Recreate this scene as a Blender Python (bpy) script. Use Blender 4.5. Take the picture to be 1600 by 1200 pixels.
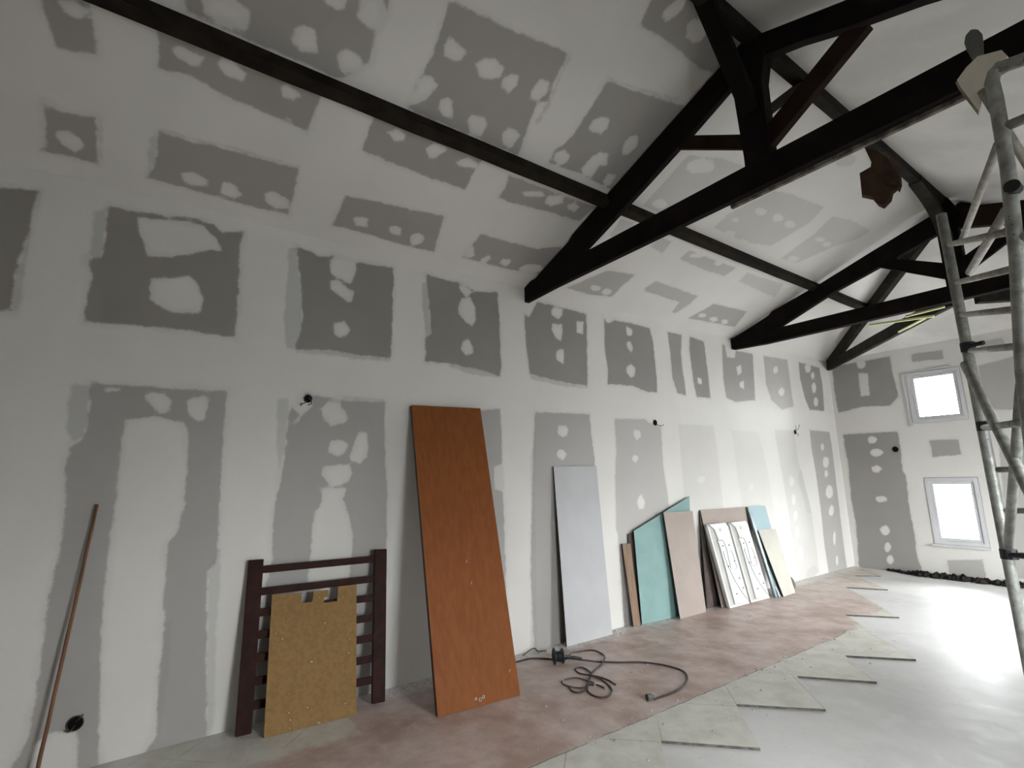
import bpy, bmesh, math, random
import numpy as np
from mathutils import Vector, Matrix

random.seed(11)
rng = np.random.RandomState(5)
SC = bpy.context.scene
COL = SC.collection
for o in list(bpy.data.objects):
    bpy.data.objects.remove(o)

# ------------------------------------------------------------------ camera
F_PX = 798.11
RW = np.array([[0.5765175, 0.8168388, -0.020048], [-0.1597468, 0.0886175, -0.9831724], [-0.8013167, 0.5700187, 0.1815769]])          # rows: camera right, down, forward in room axes
cam_data = bpy.data.cameras.new('camera')
cam = bpy.data.objects.new('camera', cam_data)
COL.objects.link(cam)
r, d, f = RW
cam.matrix_world = Matrix(((r[0], -d[0], -f[0], 4.147), (r[1], -d[1], -f[1], 0.0), (r[2], -d[2], -f[2], 1.6), (0, 0, 0, 1)))
cam_data.sensor_width = 36.0
cam_data.lens = F_PX / 1600.0 * 36.0
cam_data.clip_start = 0.02
SC.camera = cam

# ------------------------------------------------------------------ world, light, exposure
SC.view_settings.view_transform = 'Standard'
SC.view_settings.look = 'None'
SC.view_settings.gamma = 1.0
SC.view_settings.use_curve_mapping = False
SC.view_settings.exposure = 0.0
world = bpy.data.worlds.new('overcast_sky')
SC.world = world
world.use_nodes = True
bg = world.node_tree.nodes['Background']
bg.inputs[0].default_value = (0.985, 0.985, 1.0, 1)
# overcast sky: brighter overhead than at the horizon, darker ground below
wt = world.node_tree
tc_ = wt.nodes.new('ShaderNodeTexCoord'); sx_ = wt.nodes.new('ShaderNodeSeparateXYZ'); wt.links.new(tc_.outputs['Generated'], sx_.inputs[0])
r1_ = wt.nodes.new('ShaderNodeMapRange'); r1_.inputs[1].default_value = 0.0; r1_.inputs[2].default_value = 1.0; r1_.inputs[3].default_value = 0.45; r1_.inputs[4].default_value = 1.35
r2_ = wt.nodes.new('ShaderNodeMapRange'); r2_.inputs[1].default_value = -0.03; r2_.inputs[2].default_value = 0.0; r2_.inputs[3].default_value = 0.45; r2_.inputs[4].default_value = 1.0
ml_ = wt.nodes.new('ShaderNodeMath'); ml_.operation = 'MULTIPLY'; ms_ = wt.nodes.new('ShaderNodeMath'); ms_.operation = 'MULTIPLY'; ms_.inputs[1].default_value = 60.0
wt.links.new(sx_.outputs[2], r1_.inputs[0]); wt.links.new(sx_.outputs[2], r2_.inputs[0])
wt.links.new(r1_.outputs[0], ml_.inputs[0]); wt.links.new(r2_.outputs[0], ml_.inputs[1]); wt.links.new(ml_.outputs[0], ms_.inputs[0]); wt.links.new(ms_.outputs[0], bg.inputs[1])
try:
    SC.cycles.max_bounces = 14
    SC.cycles.diffuse_bounces = 9
    SC.cycles.glossy_bounces = 5
    SC.cycles.transparent_max_bounces = 16
    SC.cycles.use_denoising = True
    SC.cycles.sample_clamp_indirect = 12.0
    SC.cycles.blur_glossy = 0.5
except Exception:
    pass

def portal(name, loc, rot, sx, sy):
    l = bpy.data.lights.new(name, 'AREA')
    l.shape = 'RECTANGLE'; l.size = sx; l.size_y = sy
    l.cycles.is_portal = True
    o = bpy.data.objects.new(name, l); COL.objects.link(o)
    o.location = loc; o.rotation_euler = rot
PI = math.pi
# room: left wall x=0, right wall x=XR, far wall y=YF, near wall y=YN, eaves ZE, ridge along x=XM
XR, XM, YF, YN, ZE, SL = 5.32, 2.66, 10.12, -2.6, 3.6, 0.38
ZR = ZE + SL * XM
YH = 7.05                        # where the hip at the far end starts
# openings (x0,x1,z0,z1) in far wall, (y0,y1,z0,z1) in right wall and near wall
WIN_FAR_AND_UNSEEN = [(1.15, 1.85, 2.345, 3.165), (1.175, 1.825, 0.47, 1.475), (3.5, 4.2, 2.345, 3.165), (3.5, 4.2, 0.47, 1.475)]  # last two are out of view, added for extra light
UNSEEN_WIN_RIGHT = [(6.8, 9.0, 0.0, 2.15), (1.7, 3.0, 0.65, 2.15)]  # out of view; the second one added to brighten the near left wall
for i, (a, b, c, e) in enumerate(WIN_FAR_AND_UNSEEN):
    portal('window_portal', ((a + b) / 2, YF + 0.12, (c + e) / 2), (-PI / 2, 0, 0), b - a, e - c)
for i, (a, b, c, e) in enumerate(UNSEEN_WIN_RIGHT):
    portal('window_portal', (XR + 0.12, (a + b) / 2, (c + e) / 2), (0, PI / 2, 0), e - c, b - a)

# ------------------------------------------------------------------ helpers
def tag(o, label=None, cat=None, group=None, kind=None):
    if label: o['label'] = label
    if cat: o['category'] = cat
    if group: o['group'] = group
    if kind: o['kind'] = kind
    return o

def thing(name, label, cat, loc, group=None):
    o = bpy.data.objects.new(name, None); COL.objects.link(o)
    o.location = loc; o.empty_display_size = 0.1
    return tag(o, label, cat, group)

def wloc(o):
    v = Vector((0, 0, 0))
    while o is not None:
        v = v + o.location; o = o.parent
    return v

def mobj(name, V, F, mat, parent=None, smooth=False, bevel=0.0, loc=None):
    """V in room coordinates"""
    V = [Vector(v) for v in V]
    me = bpy.data.meshes.new(name)
    if parent is not None:
        base = wloc(parent); l = Vector((0, 0, 0))
        off = base
    else:
        if loc is None:
            loc = Vector((sum(v.x for v in V) / len(V), sum(v.y for v in V) / len(V), min(v.z for v in V)))
        l = Vector(loc); off = l
    me.from_pydata([tuple(v - off) for v in V], [], F)
    me.validate()
    bm = bmesh.new(); bm.from_mesh(me)
    bmesh.ops.recalc_face_normals(bm, faces=bm.faces)
    if bevel > 0:
        try:
            bmesh.ops.bevel(bm, geom=[e for e in bm.edges if len(e.link_faces) == 2 and e.calc_face_angle(0) > 0.5], offset=bevel, segments=2, affect='EDGES', clamp_overlap=True)
        except Exception:
            pass
    bm.to_mesh(me); bm.free()
    if smooth:
        for p in me.polygons: p.use_smooth = True
    me.materials.append(mat)
    o = bpy.data.objects.new(name, me); COL.objects.link(o)
    o.location = l
    if parent is not None: o.parent = parent
    return o

class MB:
    def __init__(s): s.V = []; s.F = []
    def add(s, V, F):
        n = len(s.V); s.V += [tuple(v) for v in V]; s.F += [tuple(i + n for i in f) for f in F]; return s
    def box(s, a, b):
        x0, y0, z0 = a; x1, y1, z1 = b
        V = [(x0, y0, z0), (x1, y0, z0), (x1, y1, z0), (x0, y1, z0), (x0, y0, z1), (x1, y0, z1), (x1, y1, z1), (x0, y1, z1)]
        return s.add(V, [(0, 3, 2, 1), (4, 5, 6, 7), (0, 1, 5, 4), (1, 2, 6, 5), (2, 3, 7, 6), (3, 0, 4, 7)])
    def prism(s, poly, off):
        """poly: list of 3D points, off: extrusion vector"""
        n = len(poly); P = [Vector(p) for p in poly]; o = Vector(off)
        V = [tuple(p) for p in P] + [tuple(p + o) for p in P]
        F = [tuple(range(n))[::-1], tuple(range(n, 2 * n))] + [(i, (i + 1) % n, n + (i + 1) % n, n + i) for i in range(n)]
        return s.add(V, F)
    def bar(s, a, b, w, h, up=(0, 0, 1), seg=1, jit=0.0):
        a = Vector(a); b = Vector(b); t = (b - a).normalized(); u = Vector(up); u = (u - t * u.dot(t)).normalized(); c = t.cross(u)
        V = []; F = []
        for k in range(seg + 1):
            p = a.lerp(b, k / seg)
            for sx, sy in ((-1, -1), (1, -1), (1, 1), (-1, 1)):
                V.append(tuple(p + c * (sx * w / 2 + random.uniform(-jit, jit)) + u * (sy * h / 2 + random.uniform(-jit, jit))))
        for k in range(seg):
            for i in range(4):
                j = (i + 1) % 4; F.append((k * 4 + i, k * 4 + j, k * 4 + 4 + j, k * 4 + 4 + i))
        F.append((3, 2, 1, 0)); m = seg * 4; F.append((m, m + 1, m + 2, m + 3))
        return s.add(V, F)
    def tube(s, pts, rad, n=10, cap=True, closed=False):
        P = [Vector(p) for p in pts]; m = len(P)
        rads = rad if isinstance(rad, (list, tuple)) else [rad] * m
        V = []; F = []; pu = None
        for i, p in enumerate(P):
            if closed: t = (P[(i + 1) % m] - P[i - 1]).normalized()
            else: t = (P[min(i + 1, m - 1)] - P[max(i - 1, 0)]).normalized()
            if pu is None:
                u = Vector((0, 0, 1)) if abs(t.z) < 0.9 else Vector((1, 0, 0))
            else: u = pu
            u = (u - t * u.dot(t)).normalized(); pu = u; c = t.cross(u)
            for k in range(n):
                a = 2 * PI * k / n
                V.append(tuple(p + (u * math.cos(a) + c * math.sin(a)) * rads[i]))
        for i in range(m if closed else m - 1):
            j = (i + 1) % m
            for k in range(n):
                q = (k + 1) % n
                F.append((i * n + k, i * n + q, j * n + q, j * n + k))
        if cap and not closed:
            F.append(tuple(range(n))[::-1]); F.append(tuple(range((m - 1) * n, m * n)))
        return s.add(V, F)
    def out(s, name, mat, parent=None, **k): return mobj(name, s.V, s.F, mat, parent, **k)

def smooth_path(pts, n=6):
    P = [Vector(p) for p in pts]; out = []
    for i in range(len(P) - 1):
        p0 = P[max(i - 1, 0)]; p1 = P[i]; p2 = P[i + 1]; p3 = P[min(i + 2, len(P) - 1)]
        for k in range(n):
            t = k / n
            out.append(0.5 * ((2 * p1) + (-p0 + p2) * t + (2 * p0 - 5 * p1 + 4 * p2 - p3) * t * t + (-p0 + 3 * p1 - 3 * p2 + p3) * t ** 3))
    out.append(P[-1]); return out

# ------------------------------------------------------------------ materials
def nt(name):
    m = bpy.data.materials.new(name); m.use_nodes = True
    t = m.node_tree; b = t.nodes['Principled BSDF']
    return m, t, b
def N(t, typ, **k):
    n = t.nodes.new(typ)
    for a, v in k.items(): setattr(n, a, v)
    return n
def noise(t, scale, detail=4, rough=0.55, vec=None):
    n = N(t, 'ShaderNodeTexNoise'); n.inputs['Scale'].default_value = scale; n.inputs['Detail'].default_value = detail; n.inputs['Roughness'].default_value = rough
    if vec is None:
        g = N(t, 'ShaderNodeNewGeometry'); vec = g.outputs['Position']
    t.links.new(vec, n.inputs['Vector']); return n.outputs['Fac']
def math_(t, op, a, b=None, c=None, clamp=False):
    n = N(t, 'ShaderNodeMath', operation=op); n.use_clamp = clamp
    for i, v in enumerate((a, b, c)):
        if v is None: continue
        if isinstance(v, (int, float)): n.inputs[i].default_value = v
        else: t.links.new(v, n.inputs[i])
    return n.outputs[0]
def mix(t, fac, a, b):
    n = N(t, 'ShaderNodeMix', data_type='RGBA')
    for idx, v in ((0, fac), (6, a), (7, b)):
        if isinstance(v, (int, float)): n.inputs[idx].default_value = v
        elif isinstance(v, tuple): n.inputs[idx].default_value = v + (1,) if len(v) == 3 else v
        else: t.links.new(v, n.inputs[idx])
    return n.outputs[2]
def ramp(t, v, lo, hi, a=0.0, b=1.0):
    n = N(t, 'ShaderNodeMapRange'); n.inputs[1].default_value = lo; n.inputs[2].default_value = hi; n.inputs[3].default_value = a; n.inputs[4].default_value = b
    n.interpolation_type = 'SMOOTHSTEP'; t.links.new(v, n.inputs[0]); return n.outputs[0]
def bump(t, b, h, strength=0.2, dist=0.01):
    n = N(t, 'ShaderNodeBump'); n.inputs['Strength'].default_value = strength; n.inputs['Distance'].default_value = dist
    t.links.new(h, n.inputs['Height']); t.links.new(n.outputs[0], b.inputs['Normal'])

def simple(name, c1, c2=None, scale=8, rough=0.6, metal=0.0, bstr=0.15, bscale=60, lo=.35, hi=.65, spec=0.5, speck=None):
    m, t, b = nt(name)
    c2 = c2 or tuple(x * 0.8 for x in c1)
    f1 = ramp(t, noise(t, scale), lo, hi)
    col = mix(t, f1, c1, c2)
    if speck:
        f2 = ramp(t, noise(t, speck[0], 3, .6), speck[1], speck[1] + 0.04)
        col = mix(t, f2, col, speck[2])
    t.links.new(col, b.inputs['Base Color'])
    b.inputs['Roughness'].default_value = rough; b.inputs['Metallic'].default_value = metal
    b.inputs['Specular IOR Level'].default_value = spec
    bump(t, b, noise(t, bscale), bstr, 0.004)
    return m

WHITE = (0.69, 0.672, 0.637)
GREY = (0.255, 0.24, 0.225)
SKIM = (0.44, 0.45, 0.44)
def board_mat(name, white=WHITE, grey=GREY, rough=0.5):
    m, t, b = nt(name)
    n1 = noise(t, 14, 5, .6); n2 = noise(t, 60, 3, .5)
    wob = math_(t, 'MULTIPLY_ADD', math_(t, 'SUBTRACT', n1, 0.5), 0.045, math_(t, 'MULTIPLY', math_(t, 'SUBTRACT', n2, 0.5), 0.012))
    def at(nm):
        a = N(t, 'ShaderNodeAttribute'); a.attribute_name = nm; return a.outputs['Fac']
    bare = ramp(t, math_(t, 'ADD', at('bare'), wob), -0.011, 0.011)
    bare = math_(t, 'MULTIPLY', bare, at('tone'))  # lower wall patches get a weaker tone, painting glare into their colour
    sk = ramp(t, math_(t, 'ADD', at('skim'), wob), -0.012, 0.016)
    sk = math_(t, 'MULTIPLY', sk, at('skimtone'))
    # thinly skimmed feather edge around every bare patch
    edge = ramp(t, math_(t, 'ADD', at('bare'), math_(t, 'MULTIPLY', math_(t, 'SUBTRACT', noise(t, 5, 3), 0.5), 0.09)), -0.045, 0.0, 0.0, 0.30)
    edge = math_(t, 'MULTIPLY', edge, at('tone'))
    broad = ramp(t, noise(t, 1.3, 3), .35, .7)
    w = mix(t, broad, white, tuple(c * 0.94 for c in white))
    streak = ramp(t, noise(t, 35, 4, .7), .3, .8)
    w = mix(t, math_(t, 'MULTIPLY', streak, 0.10), w, tuple(c * 0.8 for c in white))
    g = mix(t, ramp(t, noise(t, 3, 3), .3, .7), grey, tuple(c * 1.07 for c in grey))
    c = mix(t, math_(t, 'MAXIMUM', sk, edge), w, SKIM)
    c = mix(t, bare, c, g)
    t.links.new(c, b.inputs['Base Color'])
    b.inputs['Roughness'].default_value = rough
    h = math_(t, 'MULTIPLY_ADD', bare, -0.6, math_(t, 'MULTIPLY', noise(t, 9, 5, .6), 0.5))
    bump(t, b, h, 0.12, 0.006)
    return m
M = {}
M['board'] = board_mat('taped_plasterboard')
M['plain'] = simple('skimmed_plaster', WHITE, tuple(c * .84 for c in WHITE), 1.7, .55, bstr=.1, bscale=20)

def floor_mat():
    m, t, b = nt('dusty_concrete')
    g = N(t, 'ShaderNodeNewGeometry'); s = N(t, 'ShaderNodeSeparateXYZ'); t.links.new(g.outputs['Position'], s.inputs[0])
    X, Y = s.outputs[0], s.outputs[1]
    n1 = noise(t, 1.1, 5, .6); n2 = noise(t, 6, 6, .65); n3 = noise(t, 45, 4, .6)
    col = mix(t, ramp(t, n1, .35, .65), (0.64, 0.63, 0.62), (0.52, 0.51, 0.50))
    col = mix(t, math_(t, 'MULTIPLY', ramp(t, n2, .45, .75), .5), col, (0.69, 0.685, 0.68))
    # long trowel sweeps in the screed
    mp = N(t, 'ShaderNodeMapping'); mp.inputs['Rotation'].default_value = (0, 0, -0.5); mp.inputs['Scale'].default_value = (0.7, 3.0, 1)
    t.links.new(g.outputs['Position'], mp.inputs[0])
    sw = ramp(t, noise(t, 1.2, 4, .5, mp.outputs[0]), .42, .6)
    col = mix(t, math_(t, 'MULTIPLY', sw, .22), col, (0.52, 0.51, 0.50))
    spk = ramp(t, n3, .66, .72)
    col = mix(t, math_(t, 'MULTIPLY', spk, .55), col, (0.22, 0.21, 0.20))
    n4 = noise(t, 16, 6, .7)
    col = mix(t, math_(t, 'MULTIPLY', ramp(t, n4, .35, .95), .45), col, (0.52, 0.51, 0.50))
    t.links.new(col, b.inputs['Base Color'])
    t.links.new(math_(t, 'MULTIPLY_ADD', n2, 0.25, 0.36), b.inputs['Roughness'])
    b.inputs['Specular IOR Level'].default_value = 0.5
    bump(t, b, math_(t, 'ADD', n2, math_(t, 'MULTIPLY', n3, .3)), 0.12, 0.006)
    return m
def tile_mat():
    m, t, b = nt('stripped_tile_bed')
    g = N(t, 'ShaderNodeNewGeometry'); s = N(t, 'ShaderNodeSeparateXYZ'); t.links.new(g.outputs['Position'], s.inputs[0])
    X, Y = s.outputs[0], s.outputs[1]
    n0 = noise(t, 2.2, 4, .6); n1 = noise(t, 5, 6, .65); n2 = noise(t, 28, 5, .65); n3 = noise(t, 60, 3, .6)
    wob = math_(t, 'MULTIPLY', math_(t, 'SUBTRACT', n1, 0.5), ramp(t, Y, 5.5, 7.5, .05, .9))
    xb = math_(t, 'ADD', X, wob)
    grey = mix(t, ramp(t, n1, .35, .7), (0.62, 0.61, 0.555), (0.51, 0.495, 0.435))
    pink = mix(t, ramp(t, n1, .35, .68), (0.57, 0.465, 0.425), (0.45, 0.35, 0.31))
    pink = mix(t, math_(t, 'MULTIPLY', ramp(t, n0, .42, .66), .85), pink, (0.35, 0.24, 0.19))
    lim = ramp(t, Y, 5.6, 9.0, 1.56, 1.2)
    fp = ramp(t, math_(t, 'SUBTRACT', lim, xb), -0.015, 0.02)
    fp = math_(t, 'MULTIPLY', fp, ramp(t, Y, 6.0, 9.0, 1.0, .55))
    # raw grey corner nearest the camera, along the wall
    fy = ramp(t, math_(t, 'ADD', Y, wob), 1.27, 1.30)
    fx = ramp(t, math_(t, 'ADD', X, math_(t, 'MULTIPLY', wob, 4)), 0.52, 0.62)
    fp = math_(t, 'MULTIPLY', fp, math_(t, 'MAXIMUM', fy, fx))
    col = mix(t, fp, grey, pink)
    n5 = noise(t, 9, 7, .72)
    col = mix(t, math_(t, 'MULTIPLY', ramp(t, n5, .50, .75), .40), col, mix(t, fp, (0.38, 0.37, 0.31), (0.36, 0.26, 0.22)))
    # crack along the boundary
    cr = math_(t, 'ABSOLUTE', math_(t, 'SUBTRACT', xb, lim))
    crk = math_(t, 'MULTIPLY', ramp(t, cr, 0.002, 0.008, 1.0, 0.0), ramp(t, n0, .35, .5))
    col = mix(t, math_(t, 'MULTIPLY', crk, .75), col, (0.06, 0.05, 0.045))
    # diagonal joints of the old tiles, outside the pink strip
    for sg in (1, -1):
        k = math_(t, 'MULTIPLY', math_(t, 'ADD', Y, math_(t, 'MULTIPLY', X, -sg)), 1 / 0.81)
        k = math_(t, 'ADD', k, (-0.89 / 0.81) if sg == 1 else (-5.36 / 0.81))
        fr = math_(t, 'ABSOLUTE', math_(t, 'SUBTRACT', math_(t, 'FRACT', math_(t, 'ADD', k, 20.5)), 0.5))
        ln = math_(t, 'MULTIPLY', ramp(t, fr, 0.003, 0.009, 1.0, 0.0), ramp(t, n0, .40, .55))
        ln = math_(t, 'MULTIPLY', ln, math_(t, 'SUBTRACT', 1.0, fp))
        col = mix(t, math_(t, 'MULTIPLY', ln, .5), col, (0.12, 0.11, 0.10))
    spk = ramp(t, n3, .68, .73)
    col = mix(t, math_(t, 'MULTIPLY', spk, .6), col, (0.16, 0.12, 0.10))
    wsp = ramp(t, n2, .70, .76)
    col = mix(t, math_(t, 'MULTIPLY', wsp, .5), col, (0.6, 0.57, 0.53))
    # white plaster dust close to the wall
    du = math_(t, 'MULTIPLY', ramp(t, math_(t, 'ADD', X, math_(t, 'MULTIPLY', math_(t, 'SUBTRACT', n1, .5), .3)), 0.10, 0.26, 1.0, 0.0), ramp(t, Y, 1.35, 1.6))
    col = mix(t, math_(t, 'MULTIPLY', du, .8), col, mix(t, ramp(t, n2, .45, .65), (0.70, 0.69, 0.67), (0.42, 0.40, 0.38)))
    t.links.new(col, b.inputs['Base Color'])
    t.links.new(math_(t, 'MULTIPLY_ADD', n1, 0.25, 0.35), b.inputs['Roughness'])
    bump(t, b, math_(t, 'ADD', n1, math_(t, 'MULTIPLY', n2, .6)), 0.2, 0.008)
    return m
M['floor'] = floor_mat(); M['tile'] = tile_mat()

def grain_mat(name, c1, c2, sc=(40, 40, 2.5), rough=0.45, spec=.5, bstr=.1):
    m, t, b = nt(name)
    tc = N(t, 'ShaderNodeTexCoord'); mp = N(t, 'ShaderNodeMapping'); mp.inputs['Scale'].default_value = sc
    t.links.new(tc.outputs['Object'], mp.inputs[0])
    n1 = noise(t, 1.0, 5, .6, mp.outputs[0]); n2 = noise(t, 3, 3)
    c = mix(t, ramp(t, n1, .3, .7), c1, c2); c = mix(t, math_(t, 'MULTIPLY', ramp(t, n2, .4, .7), .3), c, tuple(x * .8 for x in c1))
    t.links.new(c, b.inputs['Base Color']); b.inputs['Roughness'].default_value = rough; b.inputs['Specular IOR Level'].default_value = spec
    bump(t, b, n1, bstr, .003); return m
M['beam'] = simple('blackened_timber', (0.0055, 0.004, 0.0035), (0.010, 0.0065, 0.005), 6, .8, bstr=.5, bscale=30, spec=.12)
M['beam_red'] = simple('dark_red_timber', (0.016, 0.006, 0.004), (0.022, 0.012, 0.008), 6, .8, bstr=.5, bscale=30, spec=.12)
M['purlin'] = simple('dark_brown_timber', (0.020, 0.015, 0.010), (0.010, 0.007, 0.005), 6, .8, bstr=.5, bscale=30, spec=.15)
M['hip'] = simple('grey_brown_timber', (0.028, 0.024, 0.018), (0.014, 0.011, 0.009), 6, .8, bstr=.5, bscale=30, spec=.15)
M['dusty'] = simple('dusty_batten_wood', (0.20, 0.18, 0.15), (0.07, 0.06, 0.05), 14, .85, bstr=.4, bscale=60, spec=.15)
M['litedge'] = simple('lit_edge_yellow', (0.86, 0.88, 0.48), (0.80, 0.83, 0.42), 6, .7)  # painted highlight: bright colour for overexposed beam edges
M['door'] = grain_mat('orange_brown_veneer', (0.25, 0.082, 0.021), (0.205, 0.064, 0.015), (26, 26, 1.2), .6, .18)
M['door_edge'] = simple('dark_veneer_edge', (0.05, 0.02, 0.01), (0.03, 0.012, 0.006), 9, .6)
M['particle'] = simple('particle_board', (0.285, 0.172, 0.068), (0.24, 0.143, 0.056), 30, .75, bstr=.2, bscale=120, speck=(30, .68, (0.55, 0.45, 0.28)), spec=.2)
M['gate'] = simple('dark_red_paint', (0.036, 0.013, 0.009), (0.024, 0.009, 0.007), 10, .6, spec=.12)
M['greyboard'] = simple('grey_board_paper', (0.48, 0.48, 0.49), (0.45, 0.45, 0.46), 3, .6)
M['pinkboard'] = simple('pinkish_board_paper', (0.355, 0.295, 0.26), (0.33, 0.275, 0.245), 4, .65)
M['teal'] = simple('green_moisture_board_paper', (0.215, 0.365, 0.345), (0.19, 0.325, 0.31), 3, .6)
M['teal2'] = simple('pale_blue_board_paper', (0.34, 0.46, 0.49), (0.31, 0.43, 0.46), 3, .6)
M['tealdark'] = simple('worn_green_board_paper', (0.17, 0.33, 0.32), (0.14, 0.27, 0.27), 6, .6)
M['cream'] = simple('cream_board_paper', (0.50, 0.48, 0.42), (0.46, 0.44, 0.385), 3, .6)
M['core'] = simple('broken_gypsum_core', (0.30, 0.26, 0.22), (0.2, 0.17, 0.15), 20, .8)
M['darkedge'] = simple('dirty_board_edge', (0.035, 0.035, 0.03), (0.07, 0.06, 0.055), 20, .8)
M['tileedge'] = simple('shaded_tile_edge', (0.15, 0.14, 0.12), (0.08, 0.07, 0.06), 25, .8)  # shade of the tile step painted into its side faces
M['gapshade'] = simple('shaded_gap_tone', (0.115, 0.09, 0.08), (0.075, 0.058, 0.052), 5, .75, spec=.2)  # dark colour painting the shade behind the pinkish board
M['offcut'] = simple('torn_cream_paper', (0.80, 0.76, 0.66), (0.72, 0.68, 0.60), 12, .7)
M['plank'] = grain_mat('weathered_plank', (0.30, 0.20, 0.13), (0.20, 0.125, 0.08), (30, 30, 3), .7)
M['plankdark'] = grain_mat('dark_brown_plank', (0.07, 0.045, 0.035), (0.045, 0.028, 0.022), (30, 30, 3), .7)
M['panel'] = simple('white_enamel', (0.74, 0.76, 0.765), (0.69, 0.71, 0.715), 3, .35, bstr=.05)
M['panelside'] = simple('off_white_side', (0.48, 0.48, 0.43), (0.44, 0.44, 0.40), 6, .4)
M['slot'] = simple('dark_slot', (0.03, 0.03, 0.03), (0.05, 0.05, 0.05), 10, .6)
M['alu'] = simple('galvanised_profile', (0.42, 0.48, 0.50), (0.30, 0.36, 0.38), 12, .35, metal=.7)
M['galv'] = simple('weathered_galvanised_tube', (0.36, 0.365, 0.34), (0.22, 0.225, 0.21), 22, .5, metal=.35, bstr=.25, bscale=90, speck=(70, .66, (0.04, 0.04, 0.035)))
M['galv_light'] = simple('dusty_galvanised_tube', (0.36, 0.34, 0.30), (0.24, 0.23, 0.20), 22, .55, metal=.3, bstr=.25, bscale=90, speck=(70, .66, (0.10, 0.09, 0.08)))
M['coupler'] = simple('dark_coupler', (0.035, 0.033, 0.04), (0.02, 0.02, 0.02), 20, .5, metal=.4)
M['stick'] = grain_mat('reddish_wooden_pole', (0.20, 0.085, 0.035), (0.11, 0.045, 0.018), (40, 40, 3), .6)
M['cable'] = simple('black_rubber_cable', (0.026, 0.018, 0.018), (0.07, 0.052, 0.045), 14, .5)
M['cable_br'] = simple('dusty_brown_cable', (0.10, 0.075, 0.06), (0.06, 0.045, 0.04), 14, .6)
M['reel'] = simple('black_plastic', (0.010, 0.011, 0.016), (0.02, 0.022, 0.03), 14, .35)
M['greyplast'] = simple('grey_plastic', (0.12, 0.13, 0.12), (0.09, 0.10, 0.095), 14, .5)
M['scrap'] = simple('rusty_red_leather', (0.040, 0.011, 0.010), (0.045, 0.028, 0.010), 9, .7, bstr=.6, bscale=25, spec=.25)
M['rubble'] = simple('dark_rubble', (0.03, 0.025, 0.022), (0.012, 0.010, 0.010), 30, .9, bstr=.8, bscale=40, spec=.1)
M['chip'] = simple('plaster_chip', (0.5, 0.48, 0.45), (0.35, 0.33, 0.30), 30, .8)
M['chipdark'] = simple('dark_chip', (0.05, 0.04, 0.035), (0.08, 0.06, 0.05), 30, .8)
M['frame'] = simple('white_window_plastic', (0.60, 0.60, 0.61), (0.56, 0.56, 0.575), 3, .3, bstr=.03)
M['hole'] = simple('dark_hole', (0.008, 0.007, 0.006), (0.012, 0.01, 0.009), 10, .9, spec=.05)
def glass_mat():
    m, t, b = nt('window_glass'); t.nodes.remove(b)
    tr = N(t, 'ShaderNodeBsdfTransparent'); tr.inputs[0].default_value = (.95, .97, .97, 1)
    gl = N(t, 'ShaderNodeBsdfGlossy'); gl.inputs['Roughness'].default_value = 0.02
    fr = N(t, 'ShaderNodeFresnel'); fr.inputs[0].default_value = 1.45
    mx = N(t, 'ShaderNodeMixShader'); t.links.new(fr.outputs[0], mx.inputs[0]); t.links.new(tr.outputs[0], mx.inputs[1]); t.links.new(gl.outputs[0], mx.inputs[2])
    t.links.new(mx.outputs[0], t.nodes['Material Output'].inputs[0]); return m
M['glass'] = glass_mat()

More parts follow.
